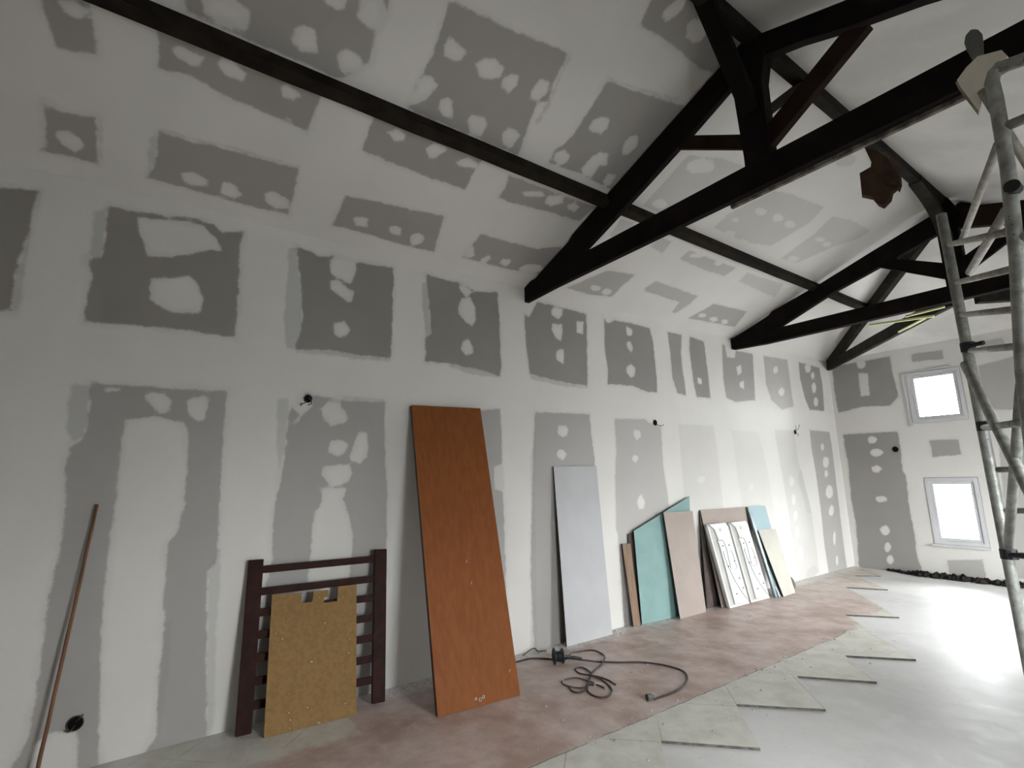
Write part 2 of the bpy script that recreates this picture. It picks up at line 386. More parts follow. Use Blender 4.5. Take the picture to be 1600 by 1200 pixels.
# ------------------------------------------------------------------ taped plasterboard surfaces
PATCHES = """wall_left bare 1 -0.89,3.425 -0.718,3.46 -0.732,3.184 -0.761,2.923 -0.755,2.65 -0.959,2.641 -1.053,3.403
wall_left bare 1 -0.365,3.465 -0.225,3.469 -0.043,3.486 0.11,3.521 0.254,3.502 0.299,3.453 0.446,3.509 0.445,3.451 0.431,3.405 0.449,2.948 0.448,2.66 0.178,2.673 -0.151,2.662 -0.408,2.642 -0.417,2.697 -0.406,2.872 -0.405,2.961 -0.424,3.023 -0.429,3.066 -0.401,3.087 -0.369,3.09 -0.357,3.175 -0.366,3.333
wall_left bare 1 0.828,3.482 0.943,3.467 1.011,3.439 1.124,3.472 1.26,3.459 1.343,3.467 1.664,3.494 1.663,3 1.66,2.651 1.372,2.644 1.159,2.66 0.865,2.627 0.872,2.675 0.905,2.768 0.913,2.902 0.878,3.192 0.847,3.404
wall_left bare 1 1.98,3.504 2.148,3.49 2.358,3.489 2.541,3.44 2.788,3.483 2.807,3.225 2.82,2.691 2.803,2.604 2.571,2.645 2.22,2.669 1.99,2.661 1.987,2.889 2.045,2.928 2.031,3.093 2.009,3.307
wall_left bare 1 3.127,3.315 3.194,3.277 3.305,3.477 3.512,3.479 4.033,3.465 4.027,3.202 3.999,2.612 3.637,2.623 3.182,2.662 3.141,2.967
wall_left bare 1 4.326,3.46 4.387,3.406 4.502,3.473 4.787,3.479 5.149,3.469 5.194,3.305 5.217,2.827 5.209,2.636 5.001,2.627 4.772,2.68 4.33,2.664 4.342,2.819 4.309,3.086
wall_left bare 0.9 5.509,3.473 5.809,3.482 5.763,3.233 5.762,3.012 5.789,2.796 5.796,2.64 5.61,2.66 5.541,2.859 5.53,3.203
wall_left bare 0.95 5.992,3.482 6.312,3.453 6.322,3.212 6.342,2.845 6.342,2.646 6.034,2.641 5.987,2.813 5.967,3.079 5.954,3.303
wall_left bare 0.8 6.753,3.476 7.109,3.425 7.569,3.433 7.532,3.053 7.499,2.701 6.97,2.635 6.733,2.674 6.703,2.972
wall_left bare 0.55 7.887,3.442 8.635,3.468 8.643,3.053 8.66,2.677 8.272,2.6 7.969,2.735 7.869,2.983
wall_left bare 0.9 9.025,3.469 9.764,3.448 9.806,3.158 9.743,2.666 9.201,2.657 9.076,2.869 9.002,3.197
wall_left bare 0.72 -0.337,2.252 -0.147,2.252 0.063,2.248 0.427,2.261 0.424,2.125 0.425,1.897 0.433,1.674 0.441,1.304 0.447,1.072 0.397,1.036 0.427,0.541 0.479,-0.12 0.497,-0.12 0.255,-0.12 -0.014,-0.12 -0.117,-0.12 -0.198,-0.12 -0.536,-0.12 -0.402,0.236 -0.401,0.339 -0.397,0.469 -0.394,0.67 -0.406,0.879 -0.389,1.089 -0.38,1.16 -0.375,1.305 -0.382,1.53 -0.395,1.606 -0.402,1.721 -0.389,1.858 -0.352,1.878 -0.322,1.951 -0.325,2.039
wall_left bare 0.72 0.85,2.127 0.963,2.289 1.253,2.254 1.617,2.258 1.617,2.061 1.631,1.739 1.653,1.544 1.659,1.067 1.662,0.552 1.666,-0.12 0.763,-0.12 0.736,0.698 0.8,1.078 0.788,1.28 0.795,1.452 0.827,1.669 0.847,1.859
wall_left bare 0.72 1.902,2.238 2.581,2.25 2.603,2.251 2.804,2.276 2.816,1.739 2.719,1.708 2.723,1.498 2.819,1.477 2.826,1.109 2.841,0.145 2.859,-0.12 2.168,-0.12 2.012,0.802
wall_left bare 0.72 3.235,2.269 4.008,2.292 4.021,2.041 4.053,1.794 4.062,1.494 4.127,-0.12 3.201,-0.12 3.148,-0.12 3.124,0.669 3.146,1.116 3.178,1.579 3.222,2.129
wall_left bare 0.54 4.404,2.261 4.966,2.281 4.985,2.243 5.234,2.198 5.219,1.737 5.257,1.425 5.274,1.156 5.305,0.408 5.3,-0.12 4.368,-0.12 4.358,0.928 4.336,1.033 4.358,1.558 4.408,1.92
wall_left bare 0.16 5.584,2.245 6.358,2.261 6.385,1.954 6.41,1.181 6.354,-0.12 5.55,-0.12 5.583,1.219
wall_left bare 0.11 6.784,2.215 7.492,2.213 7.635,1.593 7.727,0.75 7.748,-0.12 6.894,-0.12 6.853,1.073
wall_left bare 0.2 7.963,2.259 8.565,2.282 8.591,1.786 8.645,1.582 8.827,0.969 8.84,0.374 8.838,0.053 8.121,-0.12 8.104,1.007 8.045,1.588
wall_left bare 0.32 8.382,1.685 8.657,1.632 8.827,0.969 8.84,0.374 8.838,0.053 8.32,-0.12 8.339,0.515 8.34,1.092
wall_left bare 0.65 9.109,2.302 9.832,2.295 9.849,2.013 9.833,1.458 9.818,0.917 9.803,0.388 9.814,-0.12 9.158,-0.12 9.121,0.447 9.15,0.952 9.141,1.576 9.097,2
wall_left spot 1 -0.207,3.427 -0.15,3.439 0.074,3.48 0.173,3.479 0.274,3.405 0.314,3.313 0.248,3.306 0.132,3.247 -0.009,3.183 -0.126,3.164 -0.146,3.229 -0.186,3.314
wall_left spot 1 -0.09,3.007 0.051,3.048 0.138,3.072 0.181,3.027 0.2,2.988 0.228,2.925 0.217,2.817 0.168,2.799 0.054,2.788 -0.003,2.806 -0.053,2.829 -0.081,2.861 -0.091,2.937
wall_left spot 1 1.13,3.473 1.231,3.487 1.326,3.475 1.319,3.356 1.284,3.25 1.24,3.269 1.159,3.291 1.104,3.325 1.105,3.422
wall_left spot 1 1.123,3.255 1.175,3.272 1.314,3.187 1.306,3.111 1.274,3.093 1.192,3.128 1.111,3.185
wall_left spot 1 1.16,2.894 1.243,2.919 1.299,2.85 1.274,2.807 1.222,2.772 1.169,2.792 1.156,2.861
wall_left spot 1 2.33,3.476 2.394,3.477 2.504,3.426 2.416,3.368 2.344,3.426
wall_left spot 1 2.365,3.339 2.467,3.372 2.518,3.275 2.524,3.144 2.479,3.071 2.415,3.106 2.329,3.176 2.33,3.254
wall_left spot 1 2.371,2.913 2.45,2.937 2.493,2.866 2.492,2.796 2.413,2.773 2.364,2.83
wall_left spot 1 3.539,3.461 3.67,3.47 3.657,3.392 3.607,3.332 3.507,3.359 3.5,3.417
wall_left spot 1 3.512,3.264 3.652,3.287 3.657,3.199 3.623,3.076 3.533,3.129 3.499,3.197
wall_left spot 1 3.609,2.994 3.665,2.994 3.656,2.819 3.557,2.865 3.542,2.935
wall_left spot 1 3.876,3.354 3.987,3.364 3.967,3.216 3.868,3.216
wall_left spot 1 4.69,3.431 4.815,3.401 4.807,3.316 4.714,3.311 4.697,3.382
wall_left spot 1 4.694,3.218 4.767,3.253 4.804,3.151 4.764,3.097 4.7,3.154
wall_left spot 1 4.668,2.917 4.751,2.95 4.828,2.91 4.795,2.802 4.724,2.779 4.66,2.828
wall_left spot 1 6.087,2.912 6.173,2.902 6.176,2.821 6.075,2.83
wall_left spot 1 6.819,3.485 7.113,3.446 7.053,3.3 6.853,3.295
wall_left spot 1 7.065,3.173 7.21,3.219 7.205,3.1 7.092,3.039
wall_left spot 1 7.107,2.934 7.234,2.975 7.228,2.847 7.112,2.866
wall_left spot 1 8.289,3.255 8.267,3.217 8.215,3.188 8.159,3.183 8.132,3.219 8.146,3.259 8.191,3.292 8.244,3.32 8.293,3.299
wall_left spot 1 8.429,2.906 8.38,2.854 8.32,2.819 8.251,2.837 8.217,2.863 8.231,2.911 8.282,2.948 8.357,2.979 8.407,2.947
wall_left spot 1 9.455,3.414 9.406,3.345 9.322,3.314 9.245,3.316 9.221,3.36 9.213,3.414 9.296,3.477 9.366,3.494 9.427,3.466
wall_left spot 1 9.56,3.286 9.521,3.243 9.475,3.216 9.428,3.21 9.41,3.248 9.41,3.291 9.463,3.329 9.511,3.35 9.54,3.325
wall_left spot 1 9.552,3.066 9.513,3.002 9.459,2.958 9.394,2.965 9.386,3.023 9.377,3.083 9.446,3.144 9.511,3.159 9.549,3.117
wall_left spot 1 9.563,2.815 9.52,2.739 9.464,2.726 9.411,2.728 9.368,2.769 9.398,2.833 9.441,2.89 9.509,2.895 9.549,2.871
wall_left spot 1 -0.139,2.02 -0.076,2.036 0.009,2.053 0.062,2.047 0.174,2.022 0.211,1.971 0.221,1.848 0.224,1.676 0.23,1.464 0.199,1.28 0.158,1.222 0.164,1.062 0.164,0.905 0.183,0.728 0.18,0.483 0.18,0.226 0.199,0.084 0.059,-0.12 -0.052,-0.12 -0.084,0.06 -0.098,0.261 -0.131,0.69 -0.145,0.948 -0.147,1.135 -0.147,1.287 -0.14,1.481 -0.143,1.68 -0.146,1.883
wall_left spot 1 -0.04,2.205 0.005,2.217 0.055,2.213 0.092,2.167 0.097,2.106 0.07,2.078 0.035,2.076 -0.012,2.125 -0.039,2.162
wall_left spot 1 0.187,2.178 0.234,2.204 0.299,2.218 0.317,2.187 0.31,2.119 0.304,2.05 0.266,2.035 0.215,2.068 0.192,2.111
wall_left spot 1 -0.26,2.225 -0.179,2.228 -0.177,2.207 -0.258,2.204
wall_left spot 1 -0.295,0.239 -0.194,0.201 -0.179,0.114 -0.16,-0.12 -0.183,-0.12 -0.366,-0.12 -0.384,0.189
wall_left spot 1 0.839,2.24 0.93,2.297 1.014,2.237 1.017,2.182 0.962,2.133 0.949,2.097 0.91,2.046 0.891,2.055 0.93,2.116 0.866,2.177
wall_left spot 1 1.08,2.175 1.142,2.231 1.228,2.237 1.283,2.151 1.311,2.1 1.287,2.073 1.171,2.037 1.119,2.091
wall_left spot 1 1.176,1.925 1.267,1.928 1.319,1.898 1.286,1.826 1.236,1.8 1.16,1.829 1.163,1.88
wall_left spot 1 1.394,2.009 1.464,1.991 1.478,1.896 1.465,1.791 1.419,1.739 1.34,1.76 1.329,1.78 1.356,1.883
wall_left spot 1 1.116,1.715 1.199,1.73 1.325,1.74 1.353,1.673 1.33,1.603 1.256,1.57 1.197,1.556 1.145,1.616 1.114,1.666
wall_left spot 1 1.109,1.559 1.307,1.549 1.309,1.499 1.285,1.475 1.34,1.339 1.37,1.215 1.381,1.068 1.369,0.974 1.358,0.88 1.394,-0.12 1.097,-0.12 1.052,0.916 1.063,1.052 1.066,1.284 1.08,1.378 1.124,1.447 1.125,1.529
wall_left spot 1 3.541,2.142 3.649,2.147 3.683,2.1 3.662,2.044 3.607,2.022 3.537,2.054
wall_left spot 1 3.538,1.885 3.6,1.893 3.651,1.839 3.594,1.778 3.525,1.798 3.509,1.838
wall_left spot 1 4.721,2.139 4.836,2.143 4.851,2.066 4.767,2.018 4.716,2.077
wall_left spot 1 4.781,1.805 4.757,1.777 4.728,1.755 4.696,1.767 4.668,1.79 4.667,1.819 4.702,1.841 4.736,1.847 4.765,1.837
wall_left spot 1 4.795,1.38 4.842,1.289 4.812,1.217 4.724,1.222 4.698,1.295 4.737,1.36
wall_left spot 1 6.064,1.527 6.023,1.499 5.981,1.485 5.931,1.483 5.905,1.516 5.891,1.547 5.934,1.57 5.997,1.578 6.047,1.561
wall_left spot 1 7.21,1.406 7.184,1.375 7.148,1.359 7.107,1.369 7.076,1.394 7.081,1.424 7.119,1.448 7.165,1.456 7.207,1.431
wall_left spot 1 8.399,1.465 8.361,1.417 8.307,1.391 8.248,1.389 8.242,1.441 8.242,1.498 8.289,1.551 8.339,1.538 8.388,1.512
wall_left spot 1 8.369,1.189 8.337,1.124 8.293,1.097 8.255,1.119 8.241,1.163 8.252,1.228 8.296,1.274 8.332,1.27 8.364,1.25
wall_left spot 1 8.367,0.935 8.33,0.885 8.294,0.856 8.26,0.861 8.239,0.917 8.256,0.969 8.289,1.008 8.332,1.02 8.365,0.983
wall_left spot 1 8.353,0.686 8.338,0.633 8.29,0.599 8.257,0.63 8.237,0.668 8.26,0.724 8.294,0.769 8.333,0.779 8.353,0.733
wall_left spot 1 8.398,0.358 8.361,0.282 8.314,0.275 8.264,0.275 8.243,0.333 8.26,0.404 8.313,0.472 8.363,0.479 8.407,0.431
wall_left spot 1 9.566,2.03 9.53,1.983 9.485,1.958 9.444,1.967 9.417,2.005 9.436,2.047 9.471,2.081 9.522,2.085 9.55,2.067
wall_left spot 1 9.664,1.767 9.618,1.701 9.53,1.668 9.456,1.687 9.423,1.726 9.452,1.804 9.508,1.853 9.58,1.856 9.66,1.843
wall_left spot 1 9.581,1.571 9.556,1.535 9.501,1.51 9.454,1.511 9.431,1.548 9.456,1.595 9.487,1.631 9.538,1.64 9.568,1.617
wall_left spot 1 9.671,1.267 9.631,1.183 9.528,1.159 9.443,1.163 9.379,1.229 9.427,1.315 9.492,1.373 9.591,1.374 9.656,1.349
wall_left spot 1 9.613,0.949 9.564,0.884 9.51,0.874 9.453,0.867 9.411,0.924 9.439,0.987 9.499,1.028 9.561,1.054 9.613,1.013
wall_left spot 1 9.546,0.514 9.513,0.429 9.477,0.391 9.453,0.416 9.448,0.484 9.475,0.556 9.513,0.606 9.544,0.619 9.562,0.602
wall_left spot 1 9.536,0.156 9.515,0.104 9.477,0.074 9.449,0.092 9.444,0.137 9.458,0.191 9.49,0.221 9.525,0.234 9.537,0.201
wall_left skim 0.5 -0.718,3.46 -0.7,3.458 -0.718,3.189 -0.72,2.891 -0.711,2.658 -0.761,2.649 -0.761,2.923 -0.732,3.184
wall_left skim 0.5 -0.433,3.406 -0.365,3.465 -0.366,3.333 -0.357,3.175 -0.368,3.081 -0.428,3.089 -0.433,3.268
wall_left skim 0.5 0.772,3.451 0.833,3.483 0.883,3.193 0.917,2.903 0.905,2.768 0.874,2.628 0.804,2.624 0.772,2.852 0.781,3.279
wall_left skim 0.5 0.874,2.634 1.159,2.666 1.371,2.649 1.66,2.651 1.66,2.628 1.373,2.605 1.161,2.612 0.876,2.603
wall_left skim 0.5 1.942,3.42 2.007,3.434 2.031,3.093 2.045,2.928 1.987,2.889 1.952,3.172
wall_left skim 0.5 2.22,2.681 2.498,2.663 2.819,2.619 2.803,2.591 2.498,2.587 2.22,2.644
wall_left skim 0.5 3.182,2.669 3.637,2.63 4,2.62 3.997,2.583 3.634,2.573 3.197,2.616
wall_left skim 0.5 -0.434,2.235 -0.336,2.244 -0.325,2.039 -0.338,1.898 -0.396,1.865 -0.426,1.955 -0.433,2.106
wall_left skim 0.35 0.441,1.304 0.478,1.06 0.483,0.578 0.51,0.067 0.479,-0.12 0.427,0.541 0.397,1.036 0.44,1.156
wall_left skim 0.4 0.18,0.226 0.18,0.483 0.183,0.728 0.223,0.779 0.235,0.471 0.227,0.25 0.22,0.107 0.199,0.084
wall_left skim 0.4 0.758,2.234 0.844,2.24 0.852,2.102 0.847,1.859 0.813,1.669 0.78,1.858
wall_left skim 0.5 1.252,2.291 1.617,2.286 1.618,2.253 1.253,2.254
wall_left skim 0.25 2.719,1.708 2.824,1.739 2.848,1.476 2.723,1.498
wall_left skim 0.35 3.16,1.77 3.235,2.269 3.239,1.9 3.208,1.516 3.186,-0.12 3.095,-0.12
wall_far bare 0.9 0.069,3.498 0.974,3.502 0.979,3.191 0.994,3.024 1.011,2.816 0.865,2.673 0.488,2.71 0.07,2.646 0.057,3.058
wall_far bare 0.9 0.105,2.25 0.899,2.24 0.923,2.216 0.919,1.859 0.903,1.6 0.941,1.496 0.915,1.038 0.929,0.639 0.918,0.246 0.955,0.086 0.938,-0.12 0.09,-0.12 0.068,0.051 0.107,0.744 0.085,1.122 0.119,1.786 0.096,2.012
wall_far bare 0.68 1.278,3.482 1.679,3.459 1.675,3.314 1.278,3.352
wall_far bare 0.77 1.323,2.061 1.681,2.055 1.687,1.821 1.337,1.798
wall_far bare 0.63 1.295,0.23 1.714,0.295 1.724,-0.12 1.299,-0.12
wall_far bare 0.45 2.131,3.48 2.392,3.497 2.414,3.356 2.153,3.375
wall_far bare 0.54 2.066,3.126 2.583,3.214 2.823,3.089 2.718,2.385 2.094,2.46 2.056,2.852
wall_far bare 0.54 2.132,1.985 2.653,1.949 2.628,0.186 2.057,0.067 2.056,0.983
wall_far spot 1 0.618,3.438 0.582,3.385 0.538,3.371 0.488,3.388 0.468,3.433 0.477,3.501 0.509,3.529 0.561,3.547 0.594,3.501
wall_far spot 1 0.474,3.304 0.62,3.278 0.599,2.886 0.462,2.894
wall_far spot 1 0.612,2.122 0.585,2.08 0.546,2.061 0.49,2.068 0.469,2.108 0.465,2.155 0.514,2.187 0.561,2.185 0.604,2.169
wall_far spot 1 0.68,1.903 0.652,1.867 0.589,1.842 0.522,1.849 0.476,1.893 0.476,1.937 0.529,1.972 0.604,1.972 0.662,1.944
wall_far spot 1 0.616,1.628 0.575,1.586 0.537,1.568 0.488,1.581 0.467,1.613 0.46,1.656 0.499,1.679 0.555,1.697 0.592,1.662
wall_far spot 1 0.631,1.133 0.602,1.1 0.55,1.08 0.495,1.083 0.465,1.106 0.462,1.153 0.51,1.182 0.563,1.183 0.608,1.178
wall_far spot 1 0.607,0.628 0.575,0.571 0.533,0.539 0.487,0.557 0.469,0.587 0.457,0.643 0.501,0.688 0.555,0.711 0.589,0.679
wall_far spot 1 0.581,0.361 0.561,0.313 0.529,0.269 0.498,0.28 0.484,0.321 0.49,0.377 0.518,0.433 0.553,0.446 0.579,0.406
wall_far spot 1 0.593,0.171 0.584,0.131 0.541,0.091 0.51,0.094 0.493,0.136 0.494,0.187 0.529,0.23 0.561,0.24 0.584,0.218
ceiling_left bare 0.8 -0.668,0.493 -0.653,0.48 -0.583,0.457 -0.435,0.495 -0.436,0.29 -0.429,0.168 -0.569,0.165 -0.709,0.151 -0.681,0.213 -0.678,0.324
ceiling_left bare 0.8 -0.125,0.524 0.054,0.528 0.272,0.553 0.701,0.567 0.717,0.431 0.727,0.158 0.503,0.141 0.208,0.151 0.013,0.157 -0.171,0.157 -0.138,0.237 -0.124,0.369
ceiling_left bare 0.8 1.072,0.47 1.368,0.503 1.583,0.516 1.882,0.554 1.9,0.474 1.984,0.161 1.626,0.154 1.334,0.167 1.063,0.165 1.072,0.316
ceiling_left bare 0.8 2.293,0.49 2.454,0.489 2.929,0.507 3.156,0.626 3.205,0.417 3.19,0.222 2.843,0.191 2.267,0.186 2.284,0.335
ceiling_left bare 0.64 3.611,0.144 3.894,0.509 4.273,0.555 4.268,0.393 4.274,0.181 3.957,0.136
ceiling_left bare 0.56 4.585,0.431 4.631,0.556 5.456,0.531 5.489,0.39 5.452,0.184 5.378,0.191 5.3,0.375 4.625,0.386
ceiling_left bare 0.64 5.853,0.491 6.578,0.526 6.757,0.223 5.745,0.167 5.823,0.364
ceiling_left bare 0.8 -0.161,1.189 0.314,1.18 0.71,1.177 0.692,1.06 0.685,0.861 0.54,0.881 0.367,0.889 0.186,0.905 0.015,0.947 -0.148,0.927
ceiling_left bare 0.8 1.045,1.142 1.914,1.133 1.902,1.057 1.903,0.978 1.921,0.846 1.625,0.84 1.287,0.854 1.05,0.869 1.053,0.999
ceiling_left bare 0.8 2.186,1.089 3.137,1.104 3.103,0.923 2.761,0.915 2.368,0.872 2.222,0.873 2.23,0.977
ceiling_left bare 0.4 3.538,0.885 3.487,1.091 3.674,1.101 3.706,0.925
ceiling_left bare 0.4 4.081,0.936 4.125,1.069 4.282,1.067 4.325,0.903
ceiling_left bare 0.48 4.605,0.916 4.605,1.044 5.5,1.044 5.477,0.903 5.084,0.891
ceiling_left bare 0.32 5.788,0.905 5.739,1.04 6.553,1.074 6.7,0.86 6.193,0.88
ceiling_left bare 0.8 -0.642,1.112 -0.642,1.053 -0.624,0.97 -0.596,0.837 -0.429,0.868 -0.43,0.964 -0.436,1.034 -0.45,1.1 -0.444,1.222
ceiling_left bare 0.8 -0.09,1.495 0.854,1.962 0.898,1.724 0.88,1.572 0.903,1.428 0.859,1.359 0.77,1.266 0.298,1.266 -0.039,1.279
ceiling_left bare 0.8 1.199,1.919 1.243,1.93 1.616,1.952 1.798,1.978 2.034,1.999 2.056,1.927 2.062,1.817 2.117,1.699 2.044,1.657 2.089,1.482 2.159,1.26 1.7,1.257 1.228,1.258 1.219,1.466 1.234,1.618 1.222,1.73
ceiling_left bare 0.8 2.414,1.983 2.72,2.02 3.143,2.1 3.184,1.912 3.183,1.304 2.742,1.324 2.43,1.308 2.407,1.418 2.454,1.496 2.461,1.638 2.444,1.764 2.434,1.91
ceiling_left bare 0.8 2.262,2.657 2.328,2.478 2.372,2.333 2.607,2.351 3.019,2.337 3.204,2.372 3.2,2.559 2.504,2.777
ceiling_left bare 0.36 3.581,1.29 3.555,1.82 3.91,1.929 4.291,1.978 4.045,1.703 3.957,1.404 3.826,1.277
ceiling_left bare 0.3 4.589,1.362 4.588,1.552 4.799,1.914 5.023,1.958 5.626,2.015 5.707,1.819 5.586,1.439 5.195,1.357
ceiling_left bare 0.28 5.965,1.766 5.89,1.976 6.208,2.043 6.717,2.046 6.692,1.914 6.488,1.709 6.285,1.38 5.957,1.352
ceiling_left bare 0.24 5.292,2.481 5.099,2.475 5.011,2.369 5.184,2.351 5.329,2.408
ceiling_left spot 1 -0.62,0.327 -0.575,0.346 -0.516,0.317 -0.499,0.287 -0.519,0.233 -0.542,0.205 -0.596,0.234 -0.635,0.276
ceiling_left spot 1 0.011,0.275 0.076,0.3 0.178,0.27 0.179,0.226 0.086,0.185 0.035,0.209
ceiling_left spot 1 0.253,0.271 0.276,0.302 0.352,0.281 0.391,0.22 0.349,0.169 0.264,0.184
ceiling_left spot 1 0.528,0.289 0.577,0.326 0.685,0.3 0.713,0.217 0.63,0.181 0.554,0.221
ceiling_left spot 1 1.197,0.281 1.226,0.318 1.305,0.319 1.333,0.231 1.237,0.226
ceiling_left spot 1 1.495,0.288 1.541,0.326 1.605,0.312 1.618,0.242 1.536,0.229
ceiling_left spot 1 1.703,0.279 1.761,0.322 1.822,0.297 1.834,0.208 1.774,0.164 1.725,0.202
ceiling_left spot 1 2.233,0.293 2.306,0.334 2.385,0.225 2.302,0.198
ceiling_left spot 1 2.458,0.222 2.505,0.298 2.545,0.259 2.527,0.183 2.469,0.182
ceiling_left spot 1 2.766,0.277 2.771,0.246 2.759,0.215 2.713,0.216 2.666,0.229 2.659,0.263 2.659,0.29 2.703,0.301 2.744,0.306
ceiling_left spot 1 3.166,0.311 3.144,0.26 3.094,0.215 3.003,0.195 2.93,0.21 2.881,0.248 2.941,0.296 3.01,0.327 3.105,0.334
ceiling_left spot 1 4.025,0.266 4.031,0.232 4.003,0.212 3.96,0.194 3.907,0.216 3.882,0.244 3.88,0.275 3.933,0.283 3.976,0.288
ceiling_left spot 1 4.207,0.253 4.219,0.222 4.197,0.197 4.149,0.196 4.098,0.201 4.077,0.231 4.081,0.264 4.118,0.28 4.174,0.278
ceiling_left spot 1 5.98,0.284 6.009,0.256 5.976,0.237 5.934,0.221 5.874,0.24 5.84,0.264 5.838,0.289 5.882,0.305 5.931,0.307
ceiling_left spot 1 6.269,0.275 6.294,0.248 6.265,0.219 6.206,0.213 6.136,0.223 6.109,0.25 6.102,0.281 6.158,0.294 6.216,0.298
ceiling_left spot 1 6.499,0.277 6.534,0.254 6.522,0.221 6.463,0.218 6.404,0.236 6.359,0.262 6.361,0.289 6.39,0.307 6.455,0.306
ceiling_left spot 1 -0.096,1.056 -0.059,1.094 0.06,1.073 0.047,1.018 0,1.005 -0.069,1.025
ceiling_left spot 1 0.131,1.068 0.141,1.114 0.206,1.12 0.28,1.077 0.271,1.032 0.187,1.019
ceiling_left spot 1 0.47,1.071 0.488,1.108 0.554,1.099 0.591,1.073 0.545,1.023 0.498,1.028
ceiling_left spot 1 0.572,0.904 0.57,0.894 0.565,0.886 0.555,0.885 0.549,0.889 0.543,0.896 0.549,0.907 0.559,0.91 0.569,0.912
ceiling_left spot 1 1.169,1.057 1.221,1.104 1.298,1.091 1.304,1.046 1.234,1.017
ceiling_left spot 1 1.466,1.053 1.515,1.111 1.625,1.102 1.568,1.006 1.524,0.988
ceiling_left spot 1 1.727,1.035 1.791,1.101 1.9,1.08 1.897,1.037 1.785,1.011
ceiling_left spot 1 2.368,0.996 2.554,1.066 2.598,1.028 2.436,0.967
ceiling_left spot 1 2.622,1.043 2.76,1.095 2.81,1.036 2.724,0.96 2.647,0.975
ceiling_left spot 1 2.869,1.028 2.909,1.079 2.989,1.05 2.983,0.995 2.904,0.997
ceiling_left spot 1 4.909,1.064 4.875,1.03 4.837,1.003 4.767,0.983 4.687,0.978 4.667,0.999 4.697,1.024 4.768,1.052 4.83,1.066
ceiling_left spot 1 5.23,1.044 5.242,1.021 5.22,0.999 5.179,0.987 5.126,0.996 5.091,1.013 5.102,1.037 5.139,1.055 5.194,1.057
ceiling_left spot 1 -0.572,1.087 -0.509,1.117 -0.461,1.079 -0.475,1.041 -0.514,1.023 -0.551,1.036 -0.569,1.064
ceiling_left spot 1 0.016,1.4 0.142,1.445 0.24,1.411 0.249,1.304 0.118,1.287 0.034,1.307
ceiling_left spot 1 0.471,1.436 0.511,1.458 0.561,1.467 0.587,1.436 0.612,1.362 0.561,1.335 0.528,1.32 0.468,1.363
ceiling_left spot 1 0.556,1.644 0.671,1.699 0.69,1.632 0.643,1.61 0.588,1.617
ceiling_left spot 1 0.744,1.735 0.853,1.787 0.903,1.691 0.904,1.612 0.868,1.603 0.81,1.605 0.758,1.623
ceiling_left spot 1 0.721,1.385 0.737,1.43 0.77,1.446 0.839,1.438 0.868,1.412 0.876,1.367 0.797,1.307 0.737,1.333
ceiling_left spot 1 1.289,1.769 1.334,1.751 1.428,1.731 1.419,1.674 1.386,1.65 1.3,1.656 1.274,1.696
ceiling_left spot 1 1.506,1.688 1.535,1.743 1.618,1.768 1.699,1.745 1.706,1.687 1.666,1.655 1.576,1.637
ceiling_left spot 1 1.721,1.689 1.762,1.743 1.818,1.745 1.843,1.688 1.814,1.629 1.743,1.64
ceiling_left spot 1 1.219,1.466 1.276,1.508 1.347,1.479 1.332,1.396 1.27,1.309 1.216,1.286
ceiling_left spot 1 1.406,1.4 1.445,1.436 1.486,1.425 1.537,1.322 1.475,1.306 1.426,1.343
ceiling_left spot 1 1.646,1.348 1.657,1.393 1.751,1.422 1.801,1.377 1.804,1.284 1.716,1.274
ceiling_left spot 1 1.937,1.366 1.96,1.418 2.027,1.43 2.075,1.396 2.071,1.299 1.989,1.289
ceiling_left spot 1 1.954,1.723 1.97,1.79 2.041,1.808 2.07,1.75 2.044,1.657 1.973,1.661
ceiling_left spot 1 2.53,1.721 2.574,1.766 2.647,1.782 2.691,1.718 2.676,1.661 2.591,1.643 2.544,1.656
ceiling_left spot 1 2.916,1.743 2.97,1.777 3.041,1.706 3.025,1.607 2.968,1.603 2.908,1.681
ceiling_left spot 1 2.425,1.396 2.48,1.442 2.559,1.421 2.579,1.349 2.52,1.313 2.437,1.341
ceiling_left spot 1 2.734,1.491 2.786,1.548 2.861,1.554 2.921,1.471 2.86,1.435 2.873,1.342 2.782,1.32 2.728,1.364
ceiling_left spot 1 3.005,1.34 2.992,1.415 3.074,1.434 3.103,1.343 3.061,1.306
ceiling_left spot 1 2.451,2.453 2.475,2.511 2.493,2.557 2.548,2.565 2.566,2.516 2.544,2.446 2.52,2.422 2.467,2.429
ceiling_left spot 1 2.667,2.475 2.688,2.526 2.772,2.541 2.853,2.508 2.857,2.454 2.811,2.424 2.732,2.43
ceiling_left spot 1 3.819,1.392 3.832,1.357 3.805,1.326 3.741,1.317 3.678,1.319 3.647,1.352 3.664,1.384 3.707,1.406 3.764,1.408
ceiling_left spot 1 3.911,1.849 3.927,1.806 3.866,1.757 3.753,1.712 3.663,1.722 3.623,1.759 3.634,1.797 3.717,1.858 3.822,1.867
ceiling_left spot 1 3.529,1.434 3.536,1.411 3.515,1.397 3.484,1.385 3.448,1.393 3.425,1.405 3.441,1.426 3.464,1.443 3.502,1.447
ceiling_left spot 1 4.999,1.726 5.014,1.692 4.992,1.668 4.942,1.654 4.886,1.662 4.841,1.69 4.846,1.714 4.88,1.734 4.93,1.735
ceiling_left spot 1 5.293,1.744 5.329,1.721 5.294,1.696 5.24,1.675 5.178,1.683 5.141,1.71 5.127,1.736 5.18,1.758 5.243,1.762
ceiling_left spot 1 5.552,1.745 5.574,1.714 5.541,1.691 5.5,1.675 5.423,1.681 5.391,1.705 5.378,1.735 5.425,1.752 5.481,1.759
